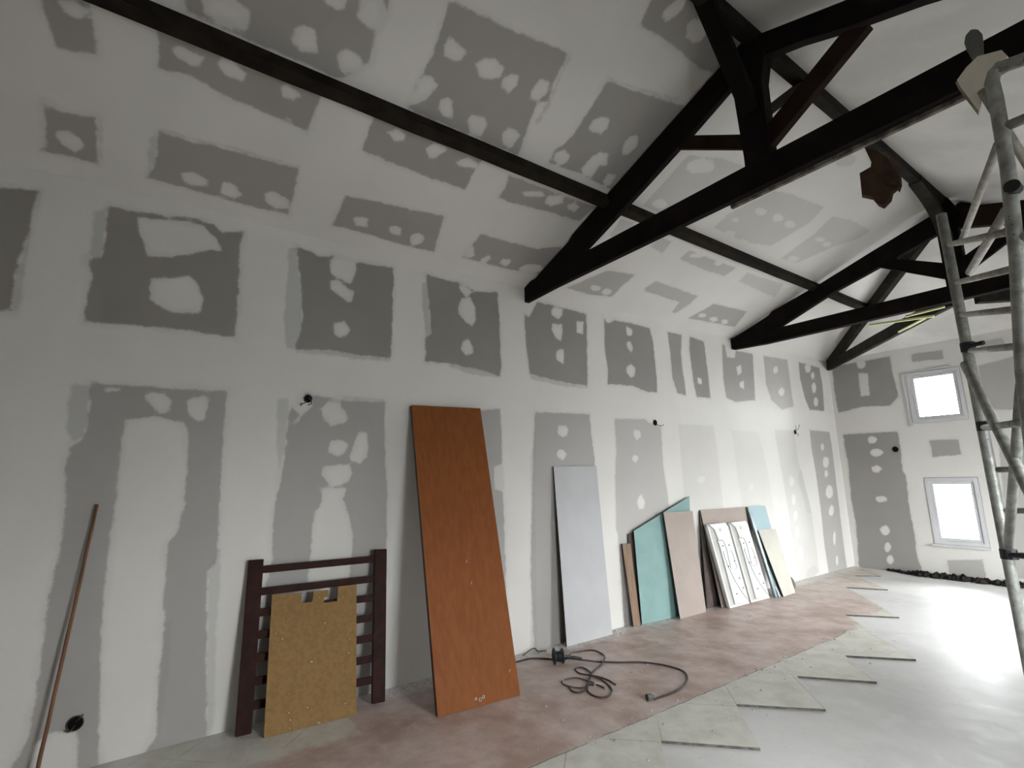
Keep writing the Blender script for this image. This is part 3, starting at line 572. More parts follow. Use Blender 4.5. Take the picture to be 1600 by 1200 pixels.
ceiling_left spot 1 4.935,1.392 4.949,1.366 4.927,1.345 4.864,1.331 4.82,1.338 4.787,1.357 4.79,1.382 4.836,1.405 4.898,1.412
ceiling_left spot 1 5.235,1.371 5.238,1.341 5.221,1.315 5.16,1.301 5.099,1.31 5.07,1.329 5.079,1.354 5.11,1.381 5.185,1.382
ceiling_left spot 1 5.493,1.378 5.521,1.359 5.496,1.325 5.422,1.315 5.37,1.322 5.327,1.34 5.338,1.364 5.393,1.385 5.457,1.394
ceiling_left spot 1 4.783,1.536 4.803,1.524 4.786,1.504 4.756,1.497 4.717,1.5 4.69,1.514 4.698,1.532 4.724,1.544 4.763,1.55
ceiling_left spot 1 6.238,1.75 6.244,1.729 6.222,1.705 6.165,1.695 6.106,1.691 6.07,1.708 6.079,1.733 6.128,1.75 6.186,1.761
ceiling_left spot 1 6.409,1.735 6.428,1.716 6.41,1.695 6.347,1.681 6.291,1.683 6.258,1.697 6.272,1.723 6.302,1.743 6.36,1.748
ceiling_left spot 1 6.235,1.442 6.26,1.411 6.227,1.384 6.16,1.371 6.085,1.375 6.051,1.403 6.056,1.424 6.104,1.445 6.171,1.451
ceiling_left spot 1 6.624,1.419 6.649,1.396 6.61,1.366 6.535,1.355 6.459,1.355 6.437,1.376 6.449,1.403 6.501,1.422 6.574,1.43
ceiling_left spot 1 6.777,1.762 6.781,1.733 6.749,1.716 6.706,1.699 6.637,1.701 6.609,1.719 6.605,1.741 6.65,1.76 6.704,1.768
ceiling_left skim 0.4 -0.432,0.496 -0.405,0.499 -0.409,0.196 -0.429,0.168
ceiling_left skim 0.4 -0.175,0.466 -0.125,0.524 -0.124,0.369 -0.138,0.237 -0.171,0.157 -0.178,0.347
ceiling_left skim 0.4 -0.125,0.524 0.054,0.528 0.272,0.553 0.701,0.567 0.703,0.595 0.268,0.581 0.052,0.555 -0.12,0.558
ceiling_left skim 0.4 2.414,1.983 2.713,2.027 3.071,2.096 3.055,2.12 2.691,2.047 2.388,2.008
ceiling_left skim 0.4 2.034,1.999 2.069,1.998 2.106,1.813 2.135,1.706 2.157,1.511 2.104,1.541 2.117,1.699 2.075,1.823"""
def load(surface):
    d = {'bare': [], 'spot': [], 'skim': []}
    for ln in PATCHES.strip().split('\n'):
        a = ln.split()
        if a[0] == surface:
            d[a[1]].append((float(a[2]), np.array([[float(v) for v in p.split(',')] for p in a[3:]])))
    return d
CL = 0.15
def sdf(poly, U, V):
    """signed distance, positive inside, evaluated at U,V"""
    d2 = np.full(U.shape, 1e9); ins = np.zeros(U.shape, bool); n = len(poly)
    for i in range(n):
        ax, ay = poly[i]; bx, by = poly[(i + 1) % n]
        ex, ey = bx - ax, by - ay; L2 = ex * ex + ey * ey + 1e-12
        tt = np.clip(((U - ax) * ex + (V - ay) * ey) / L2, 0, 1)
        d2 = np.minimum(d2, (U - ax - tt * ex) ** 2 + (V - ay - tt * ey) ** 2)
        c = ((ay > V) != (by > V))
        with np.errstate(divide='ignore', invalid='ignore'):
            xi = ax + (V - ay) * ex / (ey if abs(ey) > 1e-12 else 1e-12)
        ins ^= c & (U < xi)
    return np.where(ins, 1, -1) * np.sqrt(d2)
def attributes(surface, U, V):
    d = load(surface)
    bare = np.full(U.shape, -CL); tone = np.zeros(U.shape); best = np.full(U.shape, -9.0)
    sk = np.full(U.shape, -CL); skt = np.zeros(U.shape); bests = np.full(U.shape, -9.0)
    def win(p):
        return (U > p[:, 0].min() - CL) & (U < p[:, 0].max() + CL) & (V > p[:, 1].min() - CL) & (V < p[:, 1].max() + CL)
    for st, p in d['bare']:
        w = win(p); s = np.clip(sdf(p, U[w], V[w]), -CL, CL)
        bare[w] = np.maximum(bare[w], s)
        b = s > best[w]; bw = best[w]; tw = tone[w]; bw[b] = s[b]; tw[b] = st; best[w] = bw; tone[w] = tw
    for st, p in d['spot']:
        w = win(p); s = np.clip(sdf(p, U[w], V[w]), -CL, CL)
        bare[w] = np.minimum(bare[w], -s)
    for st, p in d['skim']:
        w = win(p); s = np.clip(sdf(p, U[w], V[w]), -CL, CL)
        sk[w] = np.maximum(sk[w], s)
        b = s > bests[w]; bw = bests[w]; tw = skt[w]; bw[b] = s[b]; tw[b] = st; bests[w] = bw; skt[w] = tw
    return dict(bare=bare, tone=tone, skim=sk, skimtone=np.minimum(skt * 1.6, 1))
def grid_surface(name, UU, VV, pos, mat, surface=None, holes=(), label=None):
    """UU,VV: 2D arrays of surface coordinates; pos(U,V)->xyz arrays"""
    nu, nv = UU.shape
    X, Y, Z = pos(UU, VV)
    co = np.stack([X, Y, Z], -1).reshape(-1, 3)
    idx = np.arange(nu * nv).reshape(nu, nv)
    q = np.stack([idx[:-1, :-1], idx[1:, :-1], idx[1:, 1:], idx[:-1, 1:]], -1).reshape(-1, 4)
    cu = UU.reshape(-1)[q].mean(1); cv = VV.reshape(-1)[q].mean(1)
    keep = np.ones(len(q), bool)
    for (a, b, c, e) in holes: keep &= ~((cu > a) & (cu < b) & (cv > c) & (cv < e))
    q = q[keep]
    me = bpy.data.meshes.new(name)
    me.vertices.add(len(co)); me.vertices.foreach_set('co', co.ravel())
    me.loops.add(len(q) * 4); me.loops.foreach_set('vertex_index', q.ravel().astype(np.int32))
    me.polygons.add(len(q)); me.polygons.foreach_set('loop_start', np.arange(0, len(q) * 4, 4, dtype=np.int32)); me.polygons.foreach_set('loop_total', np.full(len(q), 4, np.int32))
    me.update(calc_edges=True); me.validate()
    if surface:
        for k, v in attributes(surface, UU.ravel(), VV.ravel()).items():
            at = me.attributes.new(k, 'FLOAT', 'POINT'); at.data.foreach_set('value', v.astype(np.float32))
    me.materials.append(mat)
    o = bpy.data.objects.new(name, me); COL.objects.link(o); tag(o, kind='structure')
    return o
def lin(a, b, step, extra=()):
    v = list(np.linspace(a, b, max(2, int(round((b - a) / step)) + 1)))
    for e in extra:
        if a < e < b:
            i = int(np.argmin([abs(x - e) for x in v])); v[i] = e
    return np.array(sorted(v))
STEP = 0.022
u = lin(YN, YF, STEP); v = lin(-.022, ZE, STEP)
U_, V_ = np.meshgrid(u, v, indexing='ij')
grid_surface('wall_left', U_, V_, lambda a, b: (np.zeros_like(a), a, b), M['board'], 'wall_left')
ex = sorted({w[0] for w in WIN_FAR_AND_UNSEEN} | {w[1] for w in WIN_FAR_AND_UNSEEN}); ez = sorted({w[2] for w in WIN_FAR_AND_UNSEEN} | {w[3] for w in WIN_FAR_AND_UNSEEN})
u = lin(0, XR, STEP, ex); v = lin(-.022, ZE, STEP, ez)
U_, V_ = np.meshgrid(u, v, indexing='ij')
grid_surface('wall_far', U_, V_, lambda a, b: (a, np.full_like(a, YF), b), M['board'], 'wall_far', WIN_FAR_AND_UNSEEN)
# left slope: v = x from eave to ridge, u = y, cut by the hip line
vx = lin(0, XM, STEP); s_ = np.linspace(0, 1, 480)
S_, V_ = np.meshgrid(s_, vx, indexing='ij')
YE_ = YF - (YF - YH) / XM * V_
U_ = YN + (YE_ - YN) * S_
grid_surface('ceiling', U_, V_, lambda a, b: (b, a, ZE + SL * b), M['board'], 'ceiling_left')
mobj('ceiling_right', [(XR, YN, ZE), (XR, YF, ZE), (XM, YH, ZR), (XM, YN, ZR)], [(0, 1, 2, 3)], M['plain'], loc=(0, 0, 0))['kind'] = 'structure'
mobj('ceiling_far', [(0, YF, ZE), (XR, YF, ZE), (XM, YH, ZR)], [(0, 1, 2)], M['plain'], loc=(0, 0, 0))['kind'] = 'structure'
# right wall with unseen openings, near wall, back gable
ey = sorted({w[0] for w in UNSEEN_WIN_RIGHT} | {w[1] for w in UNSEEN_WIN_RIGHT}); ez = sorted({w[2] for w in UNSEEN_WIN_RIGHT} | {w[3] for w in UNSEEN_WIN_RIGHT})
u = lin(YN, YF, .1, ey); v = lin(0, ZE, .1, ez)
U_, V_ = np.meshgrid(u, v, indexing='ij')
grid_surface('wall_right', U_, V_, lambda a, b: (np.full_like(a, XR), a, b), M['plain'], None, UNSEEN_WIN_RIGHT)
mobj('wall_near', [(0, YN, 0), (XR, YN, 0), (XR, YN, ZE), (XM, YN, ZR), (0, YN, ZE)], [(0, 1, 2, 3, 4)], M['plain'], loc=(0, 0, 0))['kind'] = 'structure'
fl = mobj('floor', [(0, YN, -0.016), (XR, YN, -0.016), (XR, YF, -0.016), (0, YF, -0.016)], [(0, 1, 2, 3)], M['floor'], loc=(0, 0, 0)); fl['kind'] = 'structure'
saw = [(0, YN), (1.62, YN)]
yy = YN + 0.35
ks = [(1.81, 2.73 - .815 * k, 2.225, 3.12 - .815 * k) for k in range(6, 0, -1)]
for a, b, c, e in ks:
    if b > YN + .1: saw += [(a, b), (c, e)]
saw += [(1.813, 2.728), (2.225, 3.118), (1.805, 3.552), (2.223, 3.953), (1.812, 4.40), (2.243, 4.754), (1.838, 5.198), (2.25, 5.555), (1.251, 6.646), (1.667, 6.976), (0.633, 8.20), (1.057, 8.444), (0.35, 9.2), (0.62, 9.45), (0, 10.12)]
mb = MB(); mb.prism([(x, y, -0.016) for x, y in saw], (0, 0, 0.016))
tl = mb.out('floor_tile_bed', M['tile'], fl)
tl.data.materials.append(M['tileedge'])
for p_ in tl.data.polygons:
    if abs(p_.normal.z) < .5: p_.material_index = 1; tl['kind'] = 'structure'; tl['label'] = 'raised tile bed with a sawtooth edge'

# ------------------------------------------------------------------ windows
def ring(mb, a, b, c, e, w, y0, y1, axis='y'):
    def bx(x0, x1, z0, z1):
        if axis == 'y': mb.box((x0, y0, z0), (x1, y1, z1))
        else: mb.box((y0, x0, z0), (y1, x1, z1))
    bx(a, b, e - w, e); bx(a, b, c, c + w); bx(a, a + w, c + w, e - w); bx(b - w, b, c + w, e - w)
def window(i, a, b, c, e, axis='y', wall=YF, w=0.055):
    cx = (a + b) / 2
    loc = (cx, wall, c) if axis == 'y' else (wall, cx, c)
    o = bpy.data.objects.new('window_%d' % i, None); COL.objects.link(o); o.location = loc; o['kind'] = 'structure'  # also used for the out-of-view windows added for light
    rv = MB(); t = 0.004
    if axis == 'y':
        rv.box((a - .0, wall, c - t), (b, wall + .25, c)); rv.box((a, wall, e), (b, wall + .25, e + t)); rv.box((a - t, wall, c), (a, wall + .25, e)); rv.box((b, wall, c), (b + t, wall + .25, e))
    else:
        rv.box((wall, a, c - t), (wall + .25, b, c)); rv.box((wall, a, e), (wall + .25, b, e + t)); rv.box((wall, a - t, c), (wall + .25, a, e)); rv.box((wall, b, c), (wall + .25, b + t, e))
    rv.out('reveal', M['plain'], o)
    fr = MB(); ring(fr, a, b, c, e, w, wall - .012, wall + .06, axis); fr.out('window_frame', M['frame'], o, bevel=.004)
    s = MB(); ring(s, a + w, b - w, c + w, e - w, .045, wall + .002, wall + .05, axis); sash = s.out('sash', M['frame'], o, bevel=.004)
    g = MB(); k = w + .04
    if axis == 'y': g.box((a + k, wall + .024, c + k), (b - k, wall + .030, e - k))
    else: g.box((wall + .024, a + k, c + k), (wall + .030, b - k, e - k))
    g.out('pane', M['glass'], sash)
    if axis == 'y':
        h = MB(); h.box((b - w - .035, wall - .04, (c + e) / 2 - .06), (b - w - .015, wall - .012, (c + e) / 2 + .04)); h.out('window_handle', M['frame'], sash, bevel=.004)
        if c < 1:
            h = MB(); h.box((a - .03, wall - .05, c - .03), (b + .03, wall - .0, c)); h.out('window_sill', M['frame'], o, bevel=.004)
    return o
n = 1
for wv in WIN_FAR_AND_UNSEEN: window(n, *wv); n += 1
for wv in UNSEEN_WIN_RIGHT: window(n, *wv, axis='x', wall=XR); n += 1
# slim lit corner trims round the upper far window
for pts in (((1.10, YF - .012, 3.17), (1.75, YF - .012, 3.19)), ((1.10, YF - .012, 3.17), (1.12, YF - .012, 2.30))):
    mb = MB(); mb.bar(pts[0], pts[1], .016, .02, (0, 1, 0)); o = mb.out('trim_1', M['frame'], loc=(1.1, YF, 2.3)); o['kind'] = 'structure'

# ------------------------------------------------------------------ roof timbers
def prism_xz(poly, y0, y1):
    mb = MB(); mb.prism([(x, y0, z) for x, z in poly], (0, y1 - y0, 0)); return mb
def mirror(poly, xm=XM): return [(2 * xm - x, z) for x, z in poly]
# truss nearest the camera
Y1 = 3.135
tr = thing('roof_truss', 'nearest black timber roof truss crossing the room, with king post and struts', 'roof truss', (XM, Y1, 3.45), None)
prism_xz([(0.0, 3.44), (0.5, 3.455), (2.6, 3.458), (5.32, 3.46), (5.32, 3.64), (2.6, 3.65), (0.65, 3.648), (0.0, 3.645)], Y1, Y1 + .06).out('bottom_chord', M['beam'], tr, bevel=.004)
raf = [(0.0, 3.575), (0.30, 3.69), (0.72, 3.842), (0.78, 3.885), (1.30, 4.085), (2.45, 4.515), (2.60, 4.56), (2.60, 4.34), (2.50, 4.305), (2.13, 4.14), (1.60, 3.925), (0.77, 3.61), (0.1, 3.50), (0.0, 3.50)]
prism_xz(raf, Y1 + .001, Y1 + .055).out('rafter', M['beam'], tr, bevel=.004)
rafR = [(2.62, 4.57), (5.32, 3.575), (5.32, 3.50), (4.55, 3.66), (4.0, 3.87), (3.55, 4.06), (3.2, 4.18), (2.95, 4.285), (2.74, 4.35), (2.62, 4.36)]
prism_xz(rafR, Y1 + .001, Y1 + .075).out('rafter', M['beam'], tr, bevel=.004)
prism_xz([(2.525, 3.62), (2.70, 3.62), (2.70, 4.18), (2.74, 4.36), (2.66, 4.575), (2.52, 4.52), (2.47, 4.32), (2.50, 4.24), (2.525, 3.70)], Y1 - .02, Y1 + .085).out('king_post', M['beam'], tr, bevel=.005)
prism_xz([(2.085, 4.155), (2.57, 3.865), (2.57, 3.755), (2.01, 4.085)], Y1 + .01, Y1 + .05).out('strut', M['beam_red'], tr, bevel=.003)
prism_xz([(3.18, 4.16), (2.67, 3.84), (2.67, 3.68), (3.32, 4.10)], Y1 + .0, Y1 + .06).out('strut', M['beam_red'], tr, bevel=.003)
mb = MB(); mb.bar((2.60, 3.14, 4.02), (2.655, 2.58, 4.57), .07, .11, (1, 0, 0)); mb.out('wind_brace', M['beam'], tr, bevel=.004)
mb = MB(); mb.bar((2.62, 3.2, 3.98), (2.65, 3.88, 4.55), .06, .08, (1, 0, 0)); mb.out('wind_brace', M['hip'], tr, bevel=.004)
mb = MB(); mb.box((2.35, Y1 + .061, 3.436), (3.75, Y1 + .09, 3.475)); mb.out('dusty_batten', M['dusty'], tr, bevel=.003)
# second truss
Y2 = 6.99
tr = thing('roof_truss', 'second dark timber roof truss farther down the room, ending the ridge beam', 'roof truss', (XM, Y2, 3.4), None)
prism_xz([(0.0, 3.43), (0.5, 3.405), (2.6, 3.40), (5.32, 3.43), (5.32, 3.60), (2.6, 3.575), (0.7, 3.583), (0.0, 3.60)], Y2, Y2 + .10).out('bottom_chord', M['beam'], tr, bevel=.004)
r2 = [(0.0, 3.58), (0.60, 3.79), (0.66, 3.84), (1.33, 4.03), (1.96, 4.24), (2.60, 4.44), (2.60, 4.20), (2.37, 4.13), (2.03, 4.03), (1.45, 3.865), (0.73, 3.59), (0.1, 3.50), (0, 3.5)]
prism_xz(r2, Y2 + .002, Y2 + .08).out('rafter', M['beam'], tr, bevel=.004)
prism_xz(mirror(r2), Y2 + .002, Y2 + .08).out('rafter', M['beam_red'], tr, bevel=.004)
prism_xz([(2.58, 3.56), (2.76, 3.56), (2.76, 4.2), (2.80, 4.36), (2.72, 4.57), (2.60, 4.57), (2.53, 4.36), (2.58, 4.2)], Y2 - .02, Y2 + .11).out('king_post', M['beam'], tr, bevel=.005)
prism_xz([(2.04, 4.12), (2.60, 3.84), (2.60, 3.65), (1.93, 4.05)], Y2 + .01, Y2 + .07).out('strut', M['beam'], tr, bevel=.003)
prism_xz(mirror([(2.04, 4.12), (2.60, 3.84), (2.60, 3.65), (1.93, 4.05)]), Y2 + .01, Y2 + .07).out('strut', M['beam'], tr, bevel=.003)
mb = MB(); p = smooth_path([(2.66, 6.97, 4.05), (2.66, 6.80, 4.28), (2.66, 6.55, 4.43), (2.66, 6.2, 4.53)], 5)
for i in range(len(p) - 1): mb.bar(p[i], p[i + 1] + (p[i + 1] - p[i]) * .15, .08, .11, (1, 0, 0))
mb.out('wind_brace', M['hip'], tr)
# hip half trusses at the far end
for sgn, lab in ((1, 'dark timber hip truss rising out of the far left corner above the window wall'), (-1, 'dark timber hip truss behind the scaffold, on the far right of the ceiling')):
    X = lambda x: x if sgn == 1 else XR - x
    h = thing('hip_truss', lab, 'roof truss', (X(0), YF - .1, 3.4), None)
    mb = MB(); mb.bar((X(0.06), YF - .08, 3.525), (X(2.58), YH + .13, 4.46), .075, .17, (0, 0, 1), 8, .004); mb.out('hip_rafter', M['hip'], h, bevel=.004)
    mb = MB(); mb.bar((X(0.04), YF - .06, 3.505), (X(2.56), YH + .14, 3.47), .075, .15 if sgn == 1 else .21, (0, 0, 1), 8, .004); mb.out('tie_beam', M['hip'], h, bevel=.004)
    if sgn == 1:  # pale strips stand in for brightly lit edges of the tie beams
        mb = MB(); mb.bar((1.70, 7.30, 3.412), (2.35, 7.30, 3.352), .03, .024); mb.out('lit_edge_strip', M['litedge'], h)
        mb = MB(); mb.bar((1.78, 8.02, 3.412), (2.20, 7.54, 3.405), .03, .016); mb.out('lit_edge_strip', M['litedge'], h)
        mb = MB(); mb.bar((2.13, 7.12, 3.375), (2.50, 7.12, 3.388), .03, .020); mb.out('lit_edge_strip', M['litedge'], h)
# purlins and ridge beam
def purlin(mirrored, lab):
    nx, nz = (.355, -.935); ux, uz = (.935, .355)
    TRx, TRz = 1.25, 4.075
    sec = [(TRx, TRz + .02), (TRx + .10 * nx, TRz + .10 * nz), (TRx + .10 * nx - .08 * ux, TRz + .10 * nz - .08 * uz), (TRx - .08 * ux, TRz - .08 * uz + .02)]
    if mirrored: sec = mirror(sec)
    ye = YF - (YF - YH) / XM * 1.25
    mb = MB(); seg = 26; V = []; F = []
    for k in range(seg + 1):
        y = YN + (ye - YN) * k / seg
        for i, (x, z) in enumerate(sec):
            j = .004
            V.append((x + random.uniform(-j, j), y, z + (random.uniform(-j, j) if i in (1, 2) else 0)))
    for k in range(seg):
        for i in range(4):
            q = (i + 1) % 4; F.append((k * 4 + i, k * 4 + q, k * 4 + 4 + q, k * 4 + 4 + i))
    F += [(0, 1, 2, 3), tuple(range(seg * 4, seg * 4 + 4))]
    mb.add(V, F); o = mb.out('purlin', M['purlin']); tag(o, lab, 'beam')
purlin(False, 'long dark purlin running down the left slope of the ceiling')
purlin(True, 'dark purlin along the right slope of the ceiling, at the frame edge')
mb = MB(); mb.box((2.615, YN, 4.505), (2.70, YH, 4.612)); o = mb.out('ridge_beam', M['purlin'], bevel=.004)
tag(o, 'dark ridge beam at the ceiling peak between the two trusses', 'beam')

# ------------------------------------------------------------------ things leaning on the left wall
def leaning(name, label, cat, P4, thick, mat, edge=None, outline=None, group=None, parts=()):
    """P4: bottom-near, bottom-far, top-far, top-near corners of the front face (room metres); outline in board units"""
    BL, BR, TRc, TL = [Vector(p) for p in P4]
    nrm = (BR - BL).cross(TL - BL).normalized()
    if nrm.x < 0: nrm = -nrm
    def at(s, q): # bilinear in the board
        return BL * (1 - s) * (1 - q) + BR * s * (1 - q) + TRc * s * q + TL * (1 - s) * q
    poly = [at(*p) for p in (outline or [(0, 0), (1, 0), (1, 1), (0, 1)])]
    root = thing(name, label, cat, tuple((BL + BR) / 2), group)
    body = MB(); body.prism([p - nrm * thick for p in poly], nrm * (thick - .0012)); body.out('core', edge or mat, root)
    face = MB(); face.prism([p - nrm * .0012 for p in poly], nrm * .0012); fc = face.out('face', mat, root)
    return root, at, nrm, fc
# orange-brown door leaf
root, at, nrm, fc = leaning('door_panel', 'tall orange-brown wood door leaf leaning on the plasterboard wall', 'door', [(0.694, 1.777, 0.002), (0.748, 2.436, 0.002), (0.095, 2.512, 2.252), (0.045, 1.839, 2.245)], .038, M['door'], M['door_edge'])
for s, q, r_ in ((.50, .018, .011), (.54, .022, .009), (.45, .022, .008)):
    p = at(s, q) + nrm * .003
    mb = MB(); mb.tube([p + Vector((0, r_ * math.cos(a), r_ * math.sin(a))) for a in np.linspace(0, 2 * PI, 12, endpoint=False)], .003, 6, closed=True); mb.out('plaster_splash', M['chip'], root)
for s, q in ((.52, .42), (.55, .35), (.9, .07)):
    p = at(s, q); mb = MB(); mb.bar(p + nrm * .001, p + Vector((0, .006, .022)) + nrm * .001, .004, .002, (1, 0, 0)); mb.out('plaster_splash', M['chip'], root)
# grey plasterboard offcut
leaning('plasterboard_sheet', 'tall narrow grey plasterboard sheet standing against the wall', 'plasterboard', [(0.126, 3.444, 0.002), (0.126, 4.06, 0.002), (0.02, 4.055, 1.716), (0.02, 3.443, 1.711)], .0125, M['greyboard'], M['darkedge'])
# gate / slatted frame: two posts and rails
BLg, BRg, TRg, TLg = Vector((0.165, 0.617, 0.0)), Vector((0.245, 1.568, 0.0)), Vector((0.088, 1.616, 1.067)), Vector((0.045, 0.643, 1.076))
gate = thing('slatted_frame', 'dark red slatted wooden frame with two posts, leaning on the wall at left', 'wooden frame', (0.2, 1.09, 0))
def gp(s, q): return BLg * (1 - s) * (1 - q) + BRg * s * (1 - q) + TRg * s * q + TLg * (1 - s) * q
gn = (BRg - BLg).cross(TLg - BLg).normalized()
if gn.x < 0: gn = -gn
for s in (.045, .962):
    a, b = gp(s, 0.0), gp(s, 1.0)
    mb = MB(); mb.bar(a - gn * .02 + Vector((0, 0, .012)), b - gn * .02, .095, .04, gn); mb.out('post', M['gate'], gate, bevel=.003)
zs = [.935, .80, .675, .545, .415, .285, .155]
for i, q in enumerate(zs):
    a, b = gp(.07, q + (.0 if i else .0)), gp(.94, q)
    wd = .05 if i == 0 else .05
    mb = MB(); mb.bar(a - gn * .022, b - gn * .022, wd, .022, gn); mb.out('rail', M['gate'], gate, bevel=.002)
# particle board with cut-outs in front of it
BL, BR = Vector((0.262, 0.764, 0.002)), Vector((0.305, 1.345, 0.002))
TL, TR_ = Vector((0.078, 0.797, 0.833)), Vector((0.132, 1.376, 0.835))
leaning('particle_board', 'tan particle board with two notches in its top edge, in front of the slatted frame', 'board', [BL, BR, TR_, TL], .016, M['particle'], M['particle'],
        outline=[(0, 0), (1, 0), (1, 1), (.765, 1), (.765, .935), (.76, .885), (.60, .885), (.60, .925), (.655, .93), (.655, .975), (.64, .985), (.47, .985), (.47, .935), (.46, .905), (.335, .905), (.335, .985), (0, 1)])
# first heap: plank, brown plank behind, green board, pinkish board
leaning('wooden_plank', 'short weathered brown plank leaning left of the green board', 'plank', [(0.085, 4.431, 0.002), (0.100, 4.525, 0.002), (0.045, 4.50, 0.857), (0.03, 4.385, 0.86)], .02, M['plank'], M['plankdark'])
leaning('wooden_plank', 'dark brown plank half hidden behind the green board', 'plank', [(0.035, 4.50, 0.002), (0.035, 4.60, 0.002), (0.014, 4.62, 0.975), (0.014, 4.50, 0.955)], .010, M['plankdark'], M['plankdark'])
g0, g1 = Vector((0.074, 4.573, 0.002)), Vector((0.150, 5.09, 0.002))
leaning('plasterboard_sheet', 'green moisture-resistant plasterboard with a slanted top edge', 'plasterboard', [(0.078, 4.573, 0.002), (0.145, 5.40, 0.002), (0.045, 5.63, 1.33), (0.042, 4.571, 0.989)], .0125, M['teal'], M['darkedge'])
leaning('plasterboard_sheet', 'pinkish beige plasterboard strip leaning over the green board', 'plasterboard', [(0.205, 5.064, 0.002), (0.200, 5.56, 0.002), (0.095, 5.60, 1.155), (0.085, 5.055, 1.165)], .0125, M['pinkboard'], M['darkedge'])
# second heap: pink board, two white moulded panels, blue strip, cream strip
leaning('plasterboard_sheet', 'pinkish beige plasterboard behind the two white panels', 'plasterboard', [(0.21, 5.862, 0.002), (0.24, 6.66, 0.002), (0.035, 6.88, 1.137), (0.022, 5.864, 1.15)], .0125, M['pinkboard'], M['darkedge'])
leaning('plasterboard_sheet', 'dark sheet added for the shaded gap behind the pinkish board left of the white panels', 'plasterboard', [(0.12, 5.70, 0.002), (0.13, 6.4, 0.002), (0.021, 6.5, 1.13), (0.018, 5.853, 1.135)], .0100, M['gapshade'], M['darkedge'])  # added sheet standing in for shaded wall, not a real board
def white_panel(x0, y0, y1, xt, yt0, yt1, ztop, lab):
    A, B, C_, D_ = Vector((x0, y0, .004)), Vector((x0 + .01, y1, .004)), Vector((xt + .01, yt1, ztop)), Vector((xt, yt0, ztop))
    nrm = (B - A).cross(D_ - A).normalized()
    if nrm.x < 0: nrm = -nrm
    root = thing('appliance_panel', lab, 'panel', tuple((A + B) / 2), 'white moulded panels')
    def at(s, q, h=0.0): return A * (1 - s) * (1 - q) + B * s * (1 - q) + C_ * s * q + D_ * (1 - s) * q + nrm * h
    ch = [(0.02, 0), (.97, 0), (1, .015), (1, .95), (.93, 1), (.05, 1), (0, .97), (0, .02)]
    m = MB(); m.prism([at(s, q, -.05) for s, q in ch], nrm * .03); m.out('back_shell', M['panelside'], root)
    # recessed side channel and the raised moulded plate
    pl = [(.30, .03), (.97, .02), (1, .06), (1, .95), (.93, 1), (.10, 1), (.30, .93), (.36, .80), (.30, .79), (.34, .72)]
    m = MB(); m.prism([at(s, q, -.02) for s, q in pl], nrm * .02); fr = m.out('moulded_plate', M['panel'], root)
    m = MB(); m.bar(at(.02, .02, -.015), at(.02, .97, -.015), .02, .03, nrm); m.out('rim', M['panel'], root)
    m = MB(); m.bar(at(.0, .01, -.015), at(1, .01, -.015), .02, .03, nrm); m.out('rim', M['panel'], root)
    def line(pts, rad=.0028):
        rad *= 1.45
        mm = MB(); mm.tube(smooth_path([at(s, q, .002) for s, q in pts], 5), rad, 5); mm.out('wire_groove', M['slot'] if rad < .0045 else M['panelside'], fr)
    line([(.34, .79), (.50, .79), (.56, .76), (.60, .68), (.58, .58), (.56, .47), (.55, .44)], .0022)
    line([(.45, .66), (.40, .62), (.42, .54), (.46, .46), (.50, .40), (.58, .30), (.70, .20), (.85, .10), (.95, .05)], .0022)
    line([(.80, .66), (.85, .60), (.86, .50), (.84, .43), (.55, .43)], .0035)
    for s, q in ((.46, .72), (.78, .72), (.84, .52), (.84, .31), (.90, .19), (.46, .47), (.50, .14)):
        mm = MB(); mm.bar(at(s - .03, q, .001), at(s + .035, q + .001, .002), .013, .004, nrm); mm.out('slot', M['slot'], fr)
    mm = MB(); mm.bar(at(.56, .94, .001), at(.56, .90, .001), .05, .003, nrm); mm.out('latch', M['panelside'], fr)
white_panel(0.29, 5.91, 6.315, 0.125, 5.835, 6.25, .977, 'white moulded panel with wire grooves, the left one of the pair')
white_panel(0.30, 6.36, 6.775, 0.125, 6.31, 6.715, .970, 'white moulded panel with wire grooves, the right one of the pair')
leaning('plasterboard_sheet', 'pale blue plasterboard strip leaning behind the cream board', 'plasterboard', [(0.32, 6.87, 0.002), (0.325, 7.24, 0.002), (0.035, 7.40, 1.134), (0.03, 6.93, 1.141)], .0125, M['teal2'], M['darkedge'])
leaning('plasterboard_sheet', 'cream plasterboard strip leaning at the right end of the leaning boards', 'plasterboard', [(0.386, 6.975, 0.002), (0.372, 7.316, 0.002), (0.150, 7.40, 0.82), (0.14, 6.965, 0.828)], .0125, M['cream'], M['darkedge'])
for k, (dy, lab) in enumerate(((0.0, 'slim galvanised metal stud leaning beside the right white panel'), (0.055, 'slim galvanised metal stud between the cream board and the other stud'))):
    a = Vector((.358 + .012 * k, 6.862 + dy, .004)); b = Vector((0.055, 6.925 + dy * .9, 1.135 - k * .3)); 
    if k: b = a + (b - a) * .99
    r0 = thing('metal_stud', lab, 'metal profile', tuple(a))
    t_ = (b - a).normalized(); side = Vector((0, 1, 0)); nn = t_.cross(side).normalized()
    m = MB(); m.bar(a, b, .003, .045, side); m.out('web', M['alu'], r0)
    m = MB(); m.bar(a + nn * .012 + side * .021, b + nn * .012 + side * .021, .024, .003, side); m.out('flange', M['alu'], r0)
    m = MB(); m.bar(a + nn * .012 - side * .021, b + nn * .012 - side * .021, .024, .003, side); m.out('flange', M['alu'], r0)
